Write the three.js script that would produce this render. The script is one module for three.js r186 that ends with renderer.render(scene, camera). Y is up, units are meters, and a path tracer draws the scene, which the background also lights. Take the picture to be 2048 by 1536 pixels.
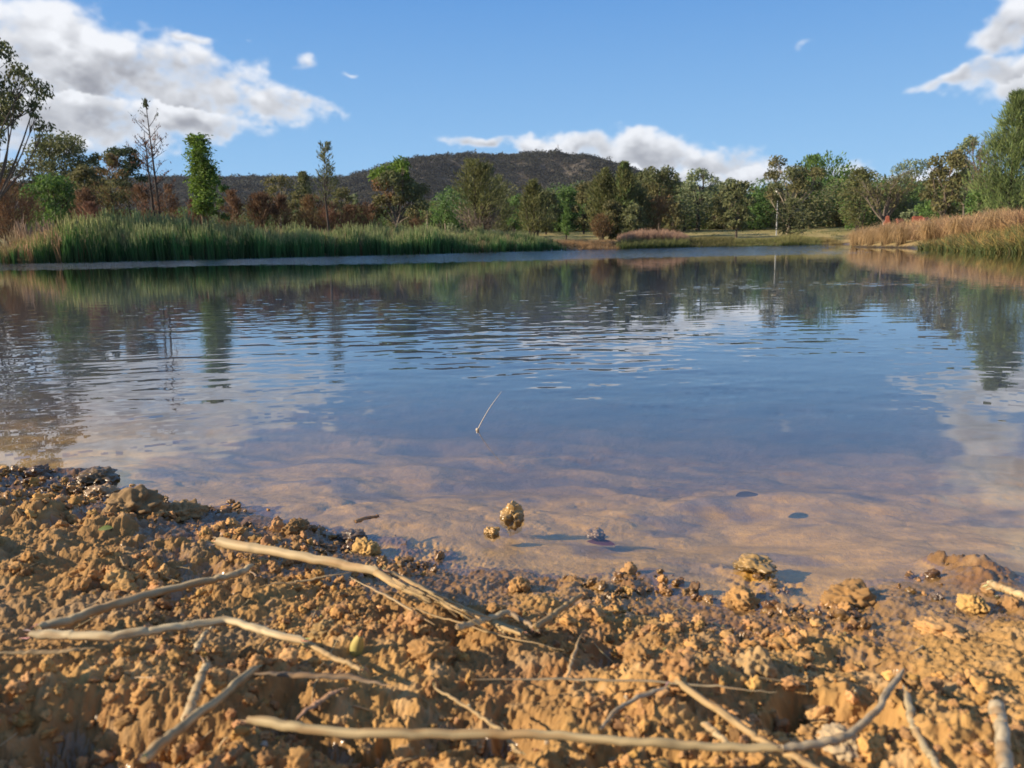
import * as THREE from 'three';
import { mergeGeometries } from 'three/addons/utils/BufferGeometryUtils.js';

// ───────────────────────── camera, sky, sun, exposure ─────────────────────────
const EYE = 0.25, F = 1540, PITCH = Math.atan(273 / F), ROLL = THREE.MathUtils.degToRad(1.1);
const scene = new THREE.Scene();
const camera = new THREE.PerspectiveCamera(2 * Math.atan(768 / F) * 180 / Math.PI, 4 / 3, 0.02, 9000);
camera.rotation.order = 'YXZ';
camera.position.set(0, EYE, 0);
camera.rotation.set(-PITCH, 0, -ROLL);
camera.focus = 1.25;
camera.userData.fStop = 15;
scene.add(camera);

const renderer = new THREE.WebGLRenderer({ antialias: true });
renderer.setSize(1024, 768);
renderer.toneMapping = THREE.LinearToneMapping;
renderer.toneMappingExposure = 1.7;
renderer.shadowMap.enabled = true;

const SUN_AZ = THREE.MathUtils.degToRad(-101), SUN_EL = THREE.MathUtils.degToRad(25);   // azimuth from the view direction, to the left
const sunDir = new THREE.Vector3(Math.sin(SUN_AZ) * Math.cos(SUN_EL), Math.sin(SUN_EL), -Math.cos(SUN_AZ) * Math.cos(SUN_EL));
const sun = new THREE.DirectionalLight(new THREE.Color(1.0, 0.84, 0.62), 5.0);
sun.position.copy(sunDir).multiplyScalar(120);
sun.castShadow = true;
sun.shadow.mapSize.set(4096, 4096);
Object.assign(sun.shadow.camera, { left: -130, right: 130, top: 130, bottom: -130, near: 1, far: 400 });
scene.add(sun, sun.target);
scene.fog = new THREE.FogExp2(new THREE.Color(0.75, 0.82, 0.95), 0.00005);

// a pixel of the 2048 x 1536 frame as a direction, and the point on it at a distance d ahead
const cp = Math.cos(PITCH), sp = Math.sin(PITCH), cr = Math.cos(ROLL), sr = Math.sin(ROLL);
function ray(px, py) {
  const a = px - 1024, b = 768 - py, rx = a * cr + b * sr, uy = -a * sr + b * cr;
  return new THREE.Vector3(rx, -sp * F + cp * uy, -cp * F - sp * uy).normalize();
}
function at(px, py, d) { const r = ray(px, py); return r.multiplyScalar(-d / r.z).add(new THREE.Vector3(0, EYE, 0)); }
function onLevel(px, py, y = 0) { const r = ray(px, py); return r.multiplyScalar((y - EYE) / r.y).add(new THREE.Vector3(0, EYE, 0)); }

// ───────────────────────── random numbers and noise ─────────────────────────
let seed = 1;
function rnd() { seed = (seed + 0x6D2B79F5) | 0; let t = Math.imul(seed ^ (seed >>> 15), 1 | seed); t = (t + Math.imul(t ^ (t >>> 7), 61 | t)) ^ t; return ((t ^ (t >>> 14)) >>> 0) / 4294967296; }
const rr = (a, b) => a + (b - a) * rnd();
function hash(x, y, z = 0, k = 0) { let h = Math.imul(x, 374761393) ^ Math.imul(y, 668265263) ^ Math.imul(z, 2147483647 - 61) ^ Math.imul(k, 974711); h = Math.imul(h ^ (h >>> 13), 1274126177); h ^= h >>> 16; h = Math.imul(h, 2246822519); return ((h ^ (h >>> 15)) >>> 0) / 4294967296; }
const sstep = (a, b, x) => { x = Math.min(1, Math.max(0, (x - a) / (b - a))); return x * x * (3 - 2 * x); };
const lerp = (a, b, t) => a + (b - a) * t, clamp = (x, a = 0, b = 1) => Math.min(b, Math.max(a, x));
function noise2(x, y, k = 0) {
  const ix = Math.floor(x), iy = Math.floor(y), fx = x - ix, fy = y - iy, u = fx * fx * (3 - 2 * fx), v = fy * fy * (3 - 2 * fy);
  return lerp(lerp(hash(ix, iy, 0, k), hash(ix + 1, iy, 0, k), u), lerp(hash(ix, iy + 1, 0, k), hash(ix + 1, iy + 1, 0, k), u), v) * 2 - 1;
}
function noise3(x, y, z, k = 0) {
  const ix = Math.floor(x), iy = Math.floor(y), iz = Math.floor(z), fx = x - ix, fy = y - iy, fz = z - iz;
  const u = fx * fx * (3 - 2 * fx), v = fy * fy * (3 - 2 * fy), w = fz * fz * (3 - 2 * fz);
  const p = (a, b, c) => hash(ix + a, iy + b, iz + c, k);
  return lerp(lerp(lerp(p(0, 0, 0), p(1, 0, 0), u), lerp(p(0, 1, 0), p(1, 1, 0), u), v), lerp(lerp(p(0, 0, 1), p(1, 0, 1), u), lerp(p(0, 1, 1), p(1, 1, 1), u), v), w) * 2 - 1;
}
function fbm2(x, y, o = 4, k = 0) { let s = 0, a = 0.5; for (let i = 0; i < o; i++, a *= 0.5, x = x * 2.03 + 7.1, y = y * 2.03 + 3.7) s += a * noise2(x, y, k + i); return s; }
function fbm3(x, y, z, o = 4, k = 0) { let s = 0, a = 0.5; for (let i = 0; i < o; i++, a *= 0.5, x = x * 2.03 + 7.1, y = y * 2.03 + 3.7, z = z * 2.03 + 1.9) s += a * noise3(x, y, z, k + i); return s; }
// lumps: the highest of irregular domes set in the cells of a grid (values 0..1)
function lumps(x, y, k, power = 0.8) {
  const ix = Math.floor(x), iy = Math.floor(y); let best = 0;
  for (let j = -1; j <= 1; j++) for (let i = -1; i <= 1; i++) {
    const cx = ix + i, cy = iy + j, dx = cx + hash(cx, cy, 1, k) - x, dy = cy + hash(cx, cy, 2, k) - y, r = 0.45 + 0.55 * hash(cx, cy, 3, k), q = 1 - (dx * dx + dy * dy) / (r * r);
    if (q > 0) { const h = Math.pow(q, power) * (0.25 + 0.75 * hash(cx, cy, 4, k)); if (h > best) best = h; }
  }
  return best;
}

// ── the sky: clear blue with a few cumulus banks, computed for every direction ──
{
  const W = 4096, H = 2048, data = new Float32Array(W * H * 4);
  const blob = ([px, py, rx, ry, w = 1]) => { const r = ray(px, py); return { az: Math.atan2(r.x, -r.z), el: Math.asin(r.y), rx: rx / F, ry: ry / F, w }; };
  const banks = [
    // the large bank on the left
    { tilt: 0.10, list: [[-260, 170, 270, 150], [-40, 130, 210, 100], [130, 120, 190, 88], [290, 145, 190, 80], [420, 180, 150, 66], [520, 205, 110, 42], [610, 208, 70, 16, 0.8], [120, 225, 260, 62], [350, 240, 170, 36], [530, 248, 40, 18, .7], [60, 290, 150, 26, .8], [-300, 330, 260, 80], [608, 138, 36, 18, .38], [690, 145, 20, 7, .2], [490, 75, 24, 7, .2], [370, 70, 60, 14, .6]] },
    // the low bank behind the hill
    { tilt: 0.06, list: [[1000, 288, 110, 17, .9], [1600, 350, 150, 26], [1130, 292, 130, 28], [1290, 305, 150, 40], [1420, 320, 130, 40], [1530, 345, 120, 32], [1640, 360, 110, 22, .8], [1820, 372, 150, 26, .8], [1270, 350, 300, 36]] },
    // the clouds in the upper right
    { tilt: 0, list: [[2035, 50, 66, 62], [2090, -40, 90, 60, .8], [2150, -90, 100, 80, .8], [2060, -20, 60, 40, .6], [2010, 156, 84, 26], [1930, 160, 62, 17, .9], [2120, 165, 120, 42], [1615, 88, 26, 8, .12], [2200, -160, 200, 110, .6]] },
  ];
  for (const b of banks) b.list = b.list.map(blob);
  const density = (az, el, dx, dy, dz) => {
    const wx = 0.034 * fbm3(dx * 16, dy * 26, dz * 16, 5, 11), wy = 0.020 * fbm3(dx * 22, dy * 34, dz * 22, 4, 31);
    let d = -9, h = 0;
    for (const b of banks) for (const q of b.list) {
      let a = az + wx - q.az; if (a > Math.PI) a -= 2 * Math.PI; if (a < -Math.PI) a += 2 * Math.PI;
      if (Math.abs(a) > q.rx * 1.8) continue;
      const e = el + wy - q.el + b.tilt * a, v = 1 - (a / q.rx) ** 2 - (e / q.ry) ** 2 - (1 - q.w) * 1.1;
      if (v > d) { d = v; h = e / q.ry; }
    }
    // other clouds of the same kind all round, thinning out towards the sides of the banks above
    const off = sstep(0.95, 1.35, Math.abs(az)) + (el > 0.62 ? sstep(0.62, 0.8, el) : 0);
    if (off > 0) { const g = (fbm3(dx * 3.1 + 5, dy * 6.5, dz * 3.1, 5, 51) - 0.16) * 4.2 * Math.min(1, off) - (1 - Math.min(1, off)) * 2; if (g > d) { d = g; h = fbm3(dx * 3, dy * 6, dz * 3, 2, 71) * 1.5; } }
    return [d, h];
  };
  for (let row = 0; row < H; row++) {
    const el = ((row + 0.5) / H - 0.5) * Math.PI, y = Math.sin(el), c = Math.cos(el);
    for (let col = 0; col < W; col++) {
      const i = (row * W + col) * 4;
      if (el < -0.02) { data[i] = 0.16; data[i + 1] = 0.17; data[i + 2] = 0.17; data[i + 3] = 1; continue; }
      const round = ((col + 0.5) / W - 0.5) * 2 * Math.PI, x = Math.cos(round) * c, z = Math.sin(round) * c, az = Math.atan2(x, -z);
      const t = Math.pow(clamp(el / 0.33), 0.72), t2 = clamp((el - 0.28) / 1.29);
      let R = lerp(lerp(0.46, 0.118, t), 0.06, t2), G = lerp(lerp(0.80, 0.345, t), 0.18, t2), B = lerp(lerp(1.10, 0.79, t), 0.46, t2);
      const mu = x * sunDir.x + y * sunDir.y + z * sunDir.z, glow = 0.10 * Math.pow(Math.max(0, mu), 6);
      R += glow; G += glow * 0.95; B += glow * 0.85;
      if (el < 1.3) {
        const [d0, h0] = density(az, el, x, y, z);
        if (d0 > -0.9) {
          const n = fbm3(x * 26, y * 40, z * 26, 6, 91), fine = fbm3(x * 110, y * 150, z * 110, 4, 131);
          const d = d0 + n * 1.0 + fine * 0.38 + 0.12, a = sstep(-0.05, 0.95, d);
          if (a > 0) {
            const sx = x + sunDir.x * 0.012, sy = y + 0.016, sz = z + sunDir.z * 0.012;
            const toSun = (fbm3(sx * 26, sy * 40, sz * 26, 5, 91) - n) * 1.3;
            const thick = sstep(0.2, 1.35, d), lit = clamp(1.10 - 0.66 * thick * sstep(0.75, -0.45, h0 + n * 0.5) - toSun * 0.42 * (0.4 + 0.6 * thick) + 0.07 * fine, 0.40, 1.10);
            const cR = lit * 0.95, cG = lit * 0.965, cB = lit * 0.97 + 0.035;
            const hazeT = sstep(0.25, 0.02, el) * 0.15;
            R = lerp(R, lerp(cR, 0.62, hazeT), a * 0.96); G = lerp(G, lerp(cG, 0.70, hazeT), a * 0.96); B = lerp(B, lerp(cB, 0.82, hazeT), a * 0.96);
          }
        }
      }
      data[i] = R; data[i + 1] = G; data[i + 2] = B; data[i + 3] = 1;
    }
  }
  const tex = new THREE.DataTexture(data, W, H, THREE.RGBAFormat, THREE.FloatType);
  tex.mapping = THREE.EquirectangularReflectionMapping; tex.magFilter = THREE.LinearFilter; tex.needsUpdate = true;
  scene.background = tex; scene.environment = tex;
  scene.backgroundIntensity = scene.environmentIntensity = 0.535;
}

// ───────────────────────── helpers for things and parts ─────────────────────────
const used = new Map();
function numbered(name) { const n = used.get(name) ?? 0; used.set(name, n + 1); return n ? name + '_' + String(n).padStart(3, '0') : name; }
function thing(name, label, category, p, group) {
  const o = new THREE.Group(); o.name = numbered(name); o.position.copy(p); o.userData = { label, category }; if (group) o.userData.group = group; scene.add(o); return o;
}
function part(name, geometry, material, parent) { const m = new THREE.Mesh(geometry, material); m.name = name; m.castShadow = m.receiveShadow = true; parent.add(m); return m; }
function solo(name, geometry, material, label, category, extra = {}) { const m = part(numbered(name), geometry, material, scene); m.userData = { label, category, ...extra }; return m; }
function structure(name, geometry, material, label) { const m = part(numbered(name), geometry, material, scene); m.userData = { label, kind: 'structure' }; return m; }

// a collector of leaves, blades and tubes, each vertex with its own colour
class GB {
  constructor() { this.p = []; this.n = []; this.c = []; this.i = []; }
  v(x, y, z, nx, ny, nz, c) { this.p.push(x, y, z); this.n.push(nx, ny, nz); this.c.push(c[0], c[1], c[2]); return this.p.length / 3 - 1; }
  // a pointed leaf from point a along direction d, widened across w
  leaf(ax, ay, az, dx, dy, dz, wx, wy, wz, c, bow = 0.15) {
    let nx = dy * wz - dz * wy, ny = dz * wx - dx * wz, nz = dx * wy - dy * wx; const l = Math.hypot(nx, ny, nz) || 1; nx /= l; ny /= l; nz /= l;
    const a = this.v(ax, ay, az, nx, ny, nz, c), k = Math.hypot(dx, dy, dz) * bow;
    const b = this.v(ax + dx * 0.45 + wx + nx * k, ay + dy * 0.45 + wy + ny * k, az + dz * 0.45 + wz + nz * k, nx, ny, nz, c), e = this.v(ax + dx * 0.45 - wx + nx * k, ay + dy * 0.45 - wy + ny * k, az + dz * 0.45 - wz + nz * k, nx, ny, nz, c), t = this.v(ax + dx, ay + dy, az + dz, nx, ny, nz, c);
    this.i.push(a, e, b, b, e, t);
  }
  // a strip of given half-widths through points; colours per point
  strip(pts, wid, cols, across) {
    let last = -1;
    for (let k = 0; k < pts.length; k++) {
      const p = pts[k], w = wid[k], q = pts[Math.min(k + 1, pts.length - 1)], o = pts[Math.max(k - 1, 0)];
      const dx = q[0] - o[0], dy = q[1] - o[1], dz = q[2] - o[2];
      let nx = dy * across[2] - dz * across[1], ny = dz * across[0] - dx * across[2], nz = dx * across[1] - dy * across[0]; const l = Math.hypot(nx, ny, nz) || 1; nx /= l; ny /= l; nz /= l;
      const a = this.v(p[0] - across[0] * w, p[1] - across[1] * w, p[2] - across[2] * w, nx, ny, nz, cols[k]), b = this.v(p[0] + across[0] * w, p[1] + across[1] * w, p[2] + across[2] * w, nx, ny, nz, cols[k]);
      if (last >= 0) this.i.push(last, b, last + 1, last, a, b);
      last = a;
    }
  }
  // a round limb through points with radii; colour function of (k, side)
  tube(pts, rad, sides, col, cap = false, flat = 1) {
    const start = this.p.length / 3, T = new THREE.Vector3(), A = new THREE.Vector3(), B = new THREE.Vector3(), up = new THREE.Vector3(0.13, 0.2, 0.97);
    for (let k = 0; k < pts.length; k++) {
      T.subVectors(pts[Math.min(k + 1, pts.length - 1)], pts[Math.max(k - 1, 0)]).normalize();
      if (k === 0 && Math.abs(T.dot(up)) > 0.9) up.set(1, 0.1, 0.05);
      A.crossVectors(up, T).normalize(); B.crossVectors(T, A);
      for (let s = 0; s <= sides; s++) {
        const a = s / sides * Math.PI * 2, cs = Math.cos(a), sn = Math.sin(a), nx = A.x * cs + B.x * sn, ny = A.y * cs + B.y * sn, nz = A.z * cs + B.z * sn, r = typeof rad[k] === 'function' ? rad[k](a) : rad[k], c = typeof col === 'function' ? col(k, s % sides) : col;
        this.v(pts[k].x + nx * r, pts[k].y + ny * r * flat, pts[k].z + nz * r, nx, ny, nz, c);
        if (k && s < sides) { const q = start + k * (sides + 1) + s, o = q - sides - 1; this.i.push(o, o + 1, q + 1, o, q + 1, q); }
      }
    }
    if (cap) for (const k of [0, pts.length - 1]) {
      T.subVectors(pts[Math.min(k + 1, pts.length - 1)], pts[Math.max(k - 1, 0)]).normalize().multiplyScalar(k ? 1 : -1);
      const c = typeof col === 'function' ? col(k, 0) : col, m = this.v(pts[k].x, pts[k].y, pts[k].z, T.x, T.y, T.z, c.map((x) => x * 0.7)), q = start + k * (sides + 1), ring = [];
      for (let s = 0; s <= sides; s++) ring.push(this.v(this.p[(q + s) * 3], this.p[(q + s) * 3 + 1], this.p[(q + s) * 3 + 2], T.x, T.y, T.z, c));
      for (let s = 0; s < sides; s++) k ? this.i.push(m, ring[s], ring[s + 1]) : this.i.push(m, ring[s + 1], ring[s]);
    }
  }
  build() {
    const g = new THREE.BufferGeometry();
    g.setAttribute('position', new THREE.Float32BufferAttribute(this.p, 3)); g.setAttribute('normal', new THREE.Float32BufferAttribute(this.n, 3)); g.setAttribute('color', new THREE.Float32BufferAttribute(this.c, 3)); g.setIndex(this.i);
    return g;
  }
}
const vary = (c, s) => { const f = 1 + (rnd() * 2 - 1) * s; return [c[0] * f * (1 + (rnd() - 0.5) * s * 0.5), c[1] * f, c[2] * f * (1 + (rnd() - 0.5) * s * 0.5)]; };
const mix3 = (a, b, t) => [lerp(a[0], b[0], t), lerp(a[1], b[1], t), lerp(a[2], b[2], t)];

const M = {
  leaf: new THREE.MeshPhysicalMaterial({ name: 'leaf', vertexColors: true, roughness: 0.95, transmission: 0.42, thickness: 0, side: THREE.DoubleSide, specularIntensity: 0.4 }),
  blade: new THREE.MeshPhysicalMaterial({ name: 'blade', vertexColors: true, roughness: 0.9, transmission: 0.40, thickness: 0, side: THREE.DoubleSide, specularIntensity: 0.4 }),
  bark: new THREE.MeshStandardMaterial({ name: 'bark', vertexColors: true, roughness: 0.95 }),
  paint: new THREE.MeshStandardMaterial({ name: 'plastic', color: new THREE.Color(0.22, 0.060, 0.028), roughness: 0.5 }),
  metal: new THREE.MeshStandardMaterial({ name: 'galvanised', color: new THREE.Color(0.35, 0.36, 0.37), roughness: 0.5, metalness: 0.6 }),
  globe: new THREE.MeshStandardMaterial({ name: 'opal', color: new THREE.Color(0.8, 0.78, 0.74), roughness: 0.35 }),
};

// ───────────────────────── the pond's outline and the lie of the land ─────────────────────────
const nearShore = [[-700, 880], [-400, 905], [-150, 930], [0, 950], [90, 955], [200, 972], [330, 992], [450, 1012], [560, 1048], [690, 1062], [800, 1066], [890, 1088], [1000, 1112], [1100, 1128], [1200, 1146], [1330, 1158], [1440, 1166], [1540, 1172], [1610, 1184], [1680, 1168], [1760, 1158], [1840, 1154], [1900, 1128], [1960, 1132], [2048, 1158], [2300, 1200]].map(([x, y]) => { const p = onLevel(x, y); return [p.x, p.z]; });
const shore = [...nearShore, [0.95, -0.62], [1.7, -0.8], [3.6, -1.6], [6, -3.6], [8.2, -7.5], [8.6, -10.5], [8.9, -13.6], [10.2, -17], [11.4, -20.5], [12.6, -25], [13.6, -30], [14.6, -33.5], [19, -40], [26, -52], [31, -60], [27, -63.5], [20, -63], [13, -61], [8, -58.5], [4.4, -54.5], [0, -49], [-6, -43.5], [-12, -37.5], [-17, -33.2], [-22, -31.2], [-28, -29], [-32, -20], [-28, -10], [-16, -4.5], [-6, -2.4]];
const SN = shore.length, NEAR_N = nearShore.length;
function pondDistance(x, z) {          // positive on land, negative over water
  let best = 1e9, inside = false;
  for (let i = 0, j = SN - 1; i < SN; j = i++) {
    const ax = shore[j][0], az = shore[j][1], bx = shore[i][0], bz = shore[i][1], ex = bx - ax, ez = bz - az;
    const t = Math.min(1, Math.max(0, ((x - ax) * ex + (z - az) * ez) / (ex * ex + ez * ez))), dx = x - ax - ex * t, dz = z - az - ez * t, d = dx * dx + dz * dz;
    if (d < best) best = d;
    if ((bz > z) !== (az > z) && x < (ax - bx) * (z - bz) / (az - bz) + bx) inside = !inside;
  }
  return inside ? -Math.sqrt(best) : Math.sqrt(best);
}
// humps (+) and pits (-) of the near bank: [px, py, radius in m, height in m]
const humps = [[1500, 1112, 0.012, 0.013], [1530, 1125, 0.016, 0.018], [1555, 1150, 0.018, 0.014], [1440, 1100, 0.012, 0.012], [1585, 1138, 0.009, 0.012], [1470, 1135, 0.012, 0.01], [1885, 1098, 0.012, 0.011], [1930, 1120, 0.016, 0.012], [1990, 1135, 0.022, 0.010], [1860, 1100, 0.012, 0.008],
  [1690, 1195, 0.034, 0.017], [1640, 1190, 0.02, 0.012], [1240, 1160, 0.02, 0.013], [1130, 1175, 0.024, 0.014], [1320, 1205, 0.02, 0.012], [240, 1030, 0.040, 0.008], [330, 1030, 0.035, 0.006], [170, 965, 0.05, 0.006], [70, 965, 0.05, 0.005], [190, 936, 0.030, 0.012], [120, 922, 0.045, 0.010], [210, 974, 0.045, 0.006], [20, 968, 0.05, 0.005], [850, 1080, 0.026, 0.011], [600, 1065, 0.026, 0.009],
  [820, 1330, 0.030, 0.014], [1130, 1400, 0.026, 0.013], [1500, 1330, 0.028, 0.016], [1420, 1310, 0.016, 0.02], [560, 1320, 0.026, 0.012], [640, 1480, 0.026, 0.014], [1800, 1480, 0.03, 0.014], [1560, 1420, 0.028, 0.012], [300, 1400, 0.022, 0.016], [190, 1380, 0.02, 0.01],
  [110, 1425, 0.020, -0.024], [250, 1480, 0.026, -0.026], [60, 1500, 0.016, -0.014], [930, 1385, 0.024, -0.022], [1030, 1410, 0.02, -0.016], [590, 1372, 0.026, -0.018], [760, 1390, 0.03, -0.02], [1600, 1345, 0.012, -0.022], [1640, 1340, 0.010, -0.02], [1570, 1380, 0.012, -0.02], [1740, 1385, 0.012, -0.02], [440, 1300, 0.016, -0.016], [480, 1290, 0.014, -0.014], [1800, 1240, 0.012, -0.014], [1710, 1215, 0.016, -0.012], [700, 1420, 0.02, -0.014], [1180, 1460, 0.016, -0.012], [1330, 1440, 0.018, -0.014], [880, 1230, 0.014, -0.01], [1220, 1215, 0.014, -0.012]].map(([px, py, r, h]) => { const p = onLevel(px, py, py > 1180 ? 0.045 : 0.006); return [p.x, p.z, r, h * (h > 0 ? (py < 1180 ? 0.85 : 0.45) : 1.25)]; });
function lie(x, z, s) {                 // the lie of the land without clods
  const far = Math.hypot(x, z);
  let near = s > 0 ? 0.056 * (1 - Math.exp(-s / 0.24)) + 0.012 * sstep(0.3, 2, s) : 0.9 * (Math.exp(s / 0.45) - 1) * 0.10;
  near += s < 0 ? 0.010 * fbm2(x * 9 + 3, z * 13, 3, 5) * sstep(0, -0.08, s) : 0;
  const bank = s > 0 ? 0.42 * (1 - Math.exp(-s / 0.9)) + 1.9 * sstep(2, 52, s) + 0.12 * fbm2(x * 0.12, z * 0.12, 3, 7) : -0.9 * (1 - Math.exp(s / 2.5));
  return lerp(near, bank, sstep(2.2, 8, far));
}
function ground(x, z, detail = true) {
  const s = pondDistance(x, z); let h = lie(x, z, s);
  const far = Math.hypot(x, z);
  if (far < 6 && detail) {
    let pit = 0;
    for (const [hx, hz, r, hh] of humps) { const q = ((x - hx) ** 2 + (z - hz) ** 2) / (r * r); if (q < 4) pit += hh * Math.exp(-q * 1.1); }
    const land = lerp(0.22, 1, sstep(-0.05, 0.07, s + Math.max(0, pit) * 6)), fade = 1 - sstep(2.4, 6, far), rough = clamp(0.80 + 1.5 * fbm2(x * 8, z * 8, 3, 21), 0.12, 1.55) * (0.5 + 0.5 * sstep(0.0, 0.12, s));
    const wx = x + 0.008 * fbm2(x * 55, z * 55, 3, 41), wz = z + 0.008 * fbm2(x * 55 + 9, z * 55, 3, 43);
    const m = 0.010 * fbm2(x * 11, z * 11, 3, 3) + rough * (0.0235 * lumps(wx * 27, wz * 27, 61, 0.5) * (0.4 + 0.6 * sstep(-.2, .3, noise2(x * 9, z * 9, 66))) + 0.0080 * lumps(wx * 62, wz * 62, 62, 0.5) * (0.35 + 0.65 * sstep(-.3, .3, noise2(x * 21, z * 21, 67))) + 0.0036 * lumps(wx * 135, wz * 135, 63, 0.55)) + land * (0.0019 * lumps(x * 300, z * 300, 64) + 0.0016 * noise2(x * 520, z * 520, 65)) - 0.011;
    h += (m * land + pit * (0.6 + 0.4 * land) * (0.45 + 0.75 * lumps(wx * 60, wz * 60, 69, 0.6) + 0.35 * noise2(wx * 40, wz * 40, 68))) * fade;
  }
  return h;
}

// ── the ground: one sheet from the camera's feet to the horizon ──
{
  const ang = [], rad = [0.03];
  const D = THREE.MathUtils.degToRad;
  for (let k = 0; k <= 800; k++) ang.push(D(-45 + 90 * k / 800));
  for (let k = 1; k < 100; k++) ang.push(D(45 + 270 * k / 100));
  for (let r = 0.03; r < 0.235; r += 0.016) rad.push(r);
  for (let r = 0.24; r < 1.15; r += 0.00095 * Math.pow(r / 0.3, 1.3)) rad.push(r);
  for (let r = 1.15; r < 8; r *= 1.014) rad.push(r);
  for (let r = 8; r < 75; r *= 1.014) rad.push(r);
  for (let r = 75; r < 170; r *= 1.035) rad.push(r);
  for (let r = 170; r < 7000; r *= 1.25) rad.push(r);
  const A = ang.length, R = rad.length, pos = new Float32Array(A * R * 3), col = new Float32Array(A * R * 3), uv = new Float32Array(A * R * 2), kind = new Uint8Array(A * R);
  const dry = [0.325, 0.182, 0.067], ochre = [0.42, 0.240, 0.083], pale = [0.385, 0.255, 0.130], wet = [0.13, 0.066, 0.027], bed = [0.43, 0.238, 0.052], deep = [0.100, 0.055, 0.023], murkBed = [0.034, 0.026, 0.015], silt = [0.16, 0.11, 0.07];  // darkest bed tones stand in for light absorbed by turbid water
  const grassA = [0.285, 0.225, 0.070], grassB = [0.105, 0.108, 0.028], grassC = [0.25, 0.17, 0.065];
  for (let j = 0; j < R; j++) for (let i = 0; i < A; i++) {
    const k = j * A + i, x = rad[j] * Math.sin(ang[i]), z = -rad[j] * Math.cos(ang[i]), s = pondDistance(x, z), y = rad[j] > 400 ? 2.3 : ground(x, z);
    pos.set([x, y, z], k * 3); uv.set([x, z], k * 2);
    let c;
    if (rad[j] < 7) {
      const n1 = fbm2(x * 14, z * 14, 4, 81), n2 = fbm2(x * 70, z * 70, 3, 85), n3 = noise2(x * 300, z * 300, 88);
      c = mix3(dry, ochre, sstep(-0.2, 0.4, n1 + sstep(-0.1, 0.5, x) * 0.25)); c = mix3(c, pale, 0.55 * sstep(0.1, 0.5, n2)); c = c.map((q) => q * (0.92 + 0.20 * n3 + 0.30 * n2)); const rust = sstep(0.15, 0.5, fbm2(x * 24 + 9, z * 24, 3, 113)); c = mix3(c, [0.27, 0.125, 0.050], rust * 0.55); const grey = sstep(0.2, 0.5, fbm2(x * 18 - 4, z * 18, 3, 117)); c = mix3(c, [0.25, 0.175, 0.105], grey * 0.5);
      const lf = sstep(0.1, -0.35, x), wetness = sstep(0.018 + 0.018 * lf + 0.014 * n2, 0.005 + 0.008 * lf + 0.008 * n2, y) * (y > -0.004 ? 1 : 0), left = sstep(0.15, -0.35, x);
      if (y > -0.002) { c = mix3(c, wet, wetness * (0.45 + 0.45 * left)); kind[k] = wetness > 0.45 + 0.3 * n2 ? 1 : 0; }
      else {
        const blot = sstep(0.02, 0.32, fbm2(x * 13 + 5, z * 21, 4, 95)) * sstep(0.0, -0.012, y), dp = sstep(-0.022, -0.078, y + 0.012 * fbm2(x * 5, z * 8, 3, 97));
        c = mix3(bed, silt, blot * 0.75); c = mix3(c, deep, dp); c = mix3(c, murkBed, sstep(-0.3, -1.2, s + 0.25 * n1)); c = c.map((q) => q * (1 + 0.35 * n2 + 0.15 * n3)); kind[k] = 1;  // darkens with depth and distance offshore: water absorption painted into the bed
      }
    } else if (s < 0.2) { c = murkBed; kind[k] = 1; }
    else {
      const n = fbm2(x * 0.16, z * 0.16, 4, 101), n2 = fbm2(x * 1.7, z * 1.7, 3, 105);
      c = mix3(grassA, grassB, sstep(-0.05, 0.3, n)); c = mix3(c, grassC, sstep(0.0, 0.4, n2) * 0.5 + 0.6 * sstep(4, 0, s)); c = c.map((q) => q * (1 + 0.4 * n2)); kind[k] = 2;
    }
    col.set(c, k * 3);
  }
  const lists = [[], [], []];
  for (let j = 0; j + 1 < R; j++) for (let i = 0; i < A; i++) {
    const i2 = (i + 1) % A, a = j * A + i, b = j * A + i2, c = a + A, d = b + A, l = lists[Math.max(kind[a], kind[d])];
    if (rad[j] !== rad[j + 1]) l.push(a, b, d, a, d, c);
  }
  const g = new THREE.BufferGeometry();
  g.setAttribute('position', new THREE.BufferAttribute(pos, 3)); g.setAttribute('color', new THREE.BufferAttribute(col, 3)); g.setAttribute('uv', new THREE.BufferAttribute(uv, 2));
  g.setIndex(lists.flat()); let at0 = 0; lists.forEach((l, n) => { g.addGroup(at0, l.length, n); at0 += l.length; });
  g.computeVertexNormals();
  const S = 512, grain = new Uint8Array(S * S * 4);
  for (let y = 0; y < S; y++) for (let x = 0; x < S; x++) { const per = (f, k) => { const u = x / S * f, v = y / S * f, ix = Math.floor(u), iy = Math.floor(v), fx = u - ix, fy = v - iy, h = (a, b) => hash((ix + a) % f, (iy + b) % f, 0, k); return lerp(lerp(h(0, 0), h(1, 0), fx), lerp(h(0, 1), h(1, 1), fx), fy); }; const q = 0.4 * per(40, 1) + 0.3 * per(96, 2) + 0.3 * per(220, 3); grain.set([q * 255, q * 255, q * 255, 255], (y * S + x) * 4); }
  const bump = new THREE.DataTexture(grain, S, S); bump.wrapS = bump.wrapT = THREE.RepeatWrapping; bump.magFilter = THREE.LinearFilter; bump.repeat.set(7, 7); bump.needsUpdate = true;
  const mud = (o) => new THREE.MeshPhysicalMaterial({ vertexColors: true, bumpMap: bump, ...o });
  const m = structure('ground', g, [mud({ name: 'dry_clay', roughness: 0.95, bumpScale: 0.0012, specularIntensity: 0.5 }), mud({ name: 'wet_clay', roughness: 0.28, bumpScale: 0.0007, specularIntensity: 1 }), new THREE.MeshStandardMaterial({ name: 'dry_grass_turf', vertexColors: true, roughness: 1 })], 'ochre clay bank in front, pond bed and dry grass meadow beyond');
  m.receiveShadow = true;
}

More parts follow.
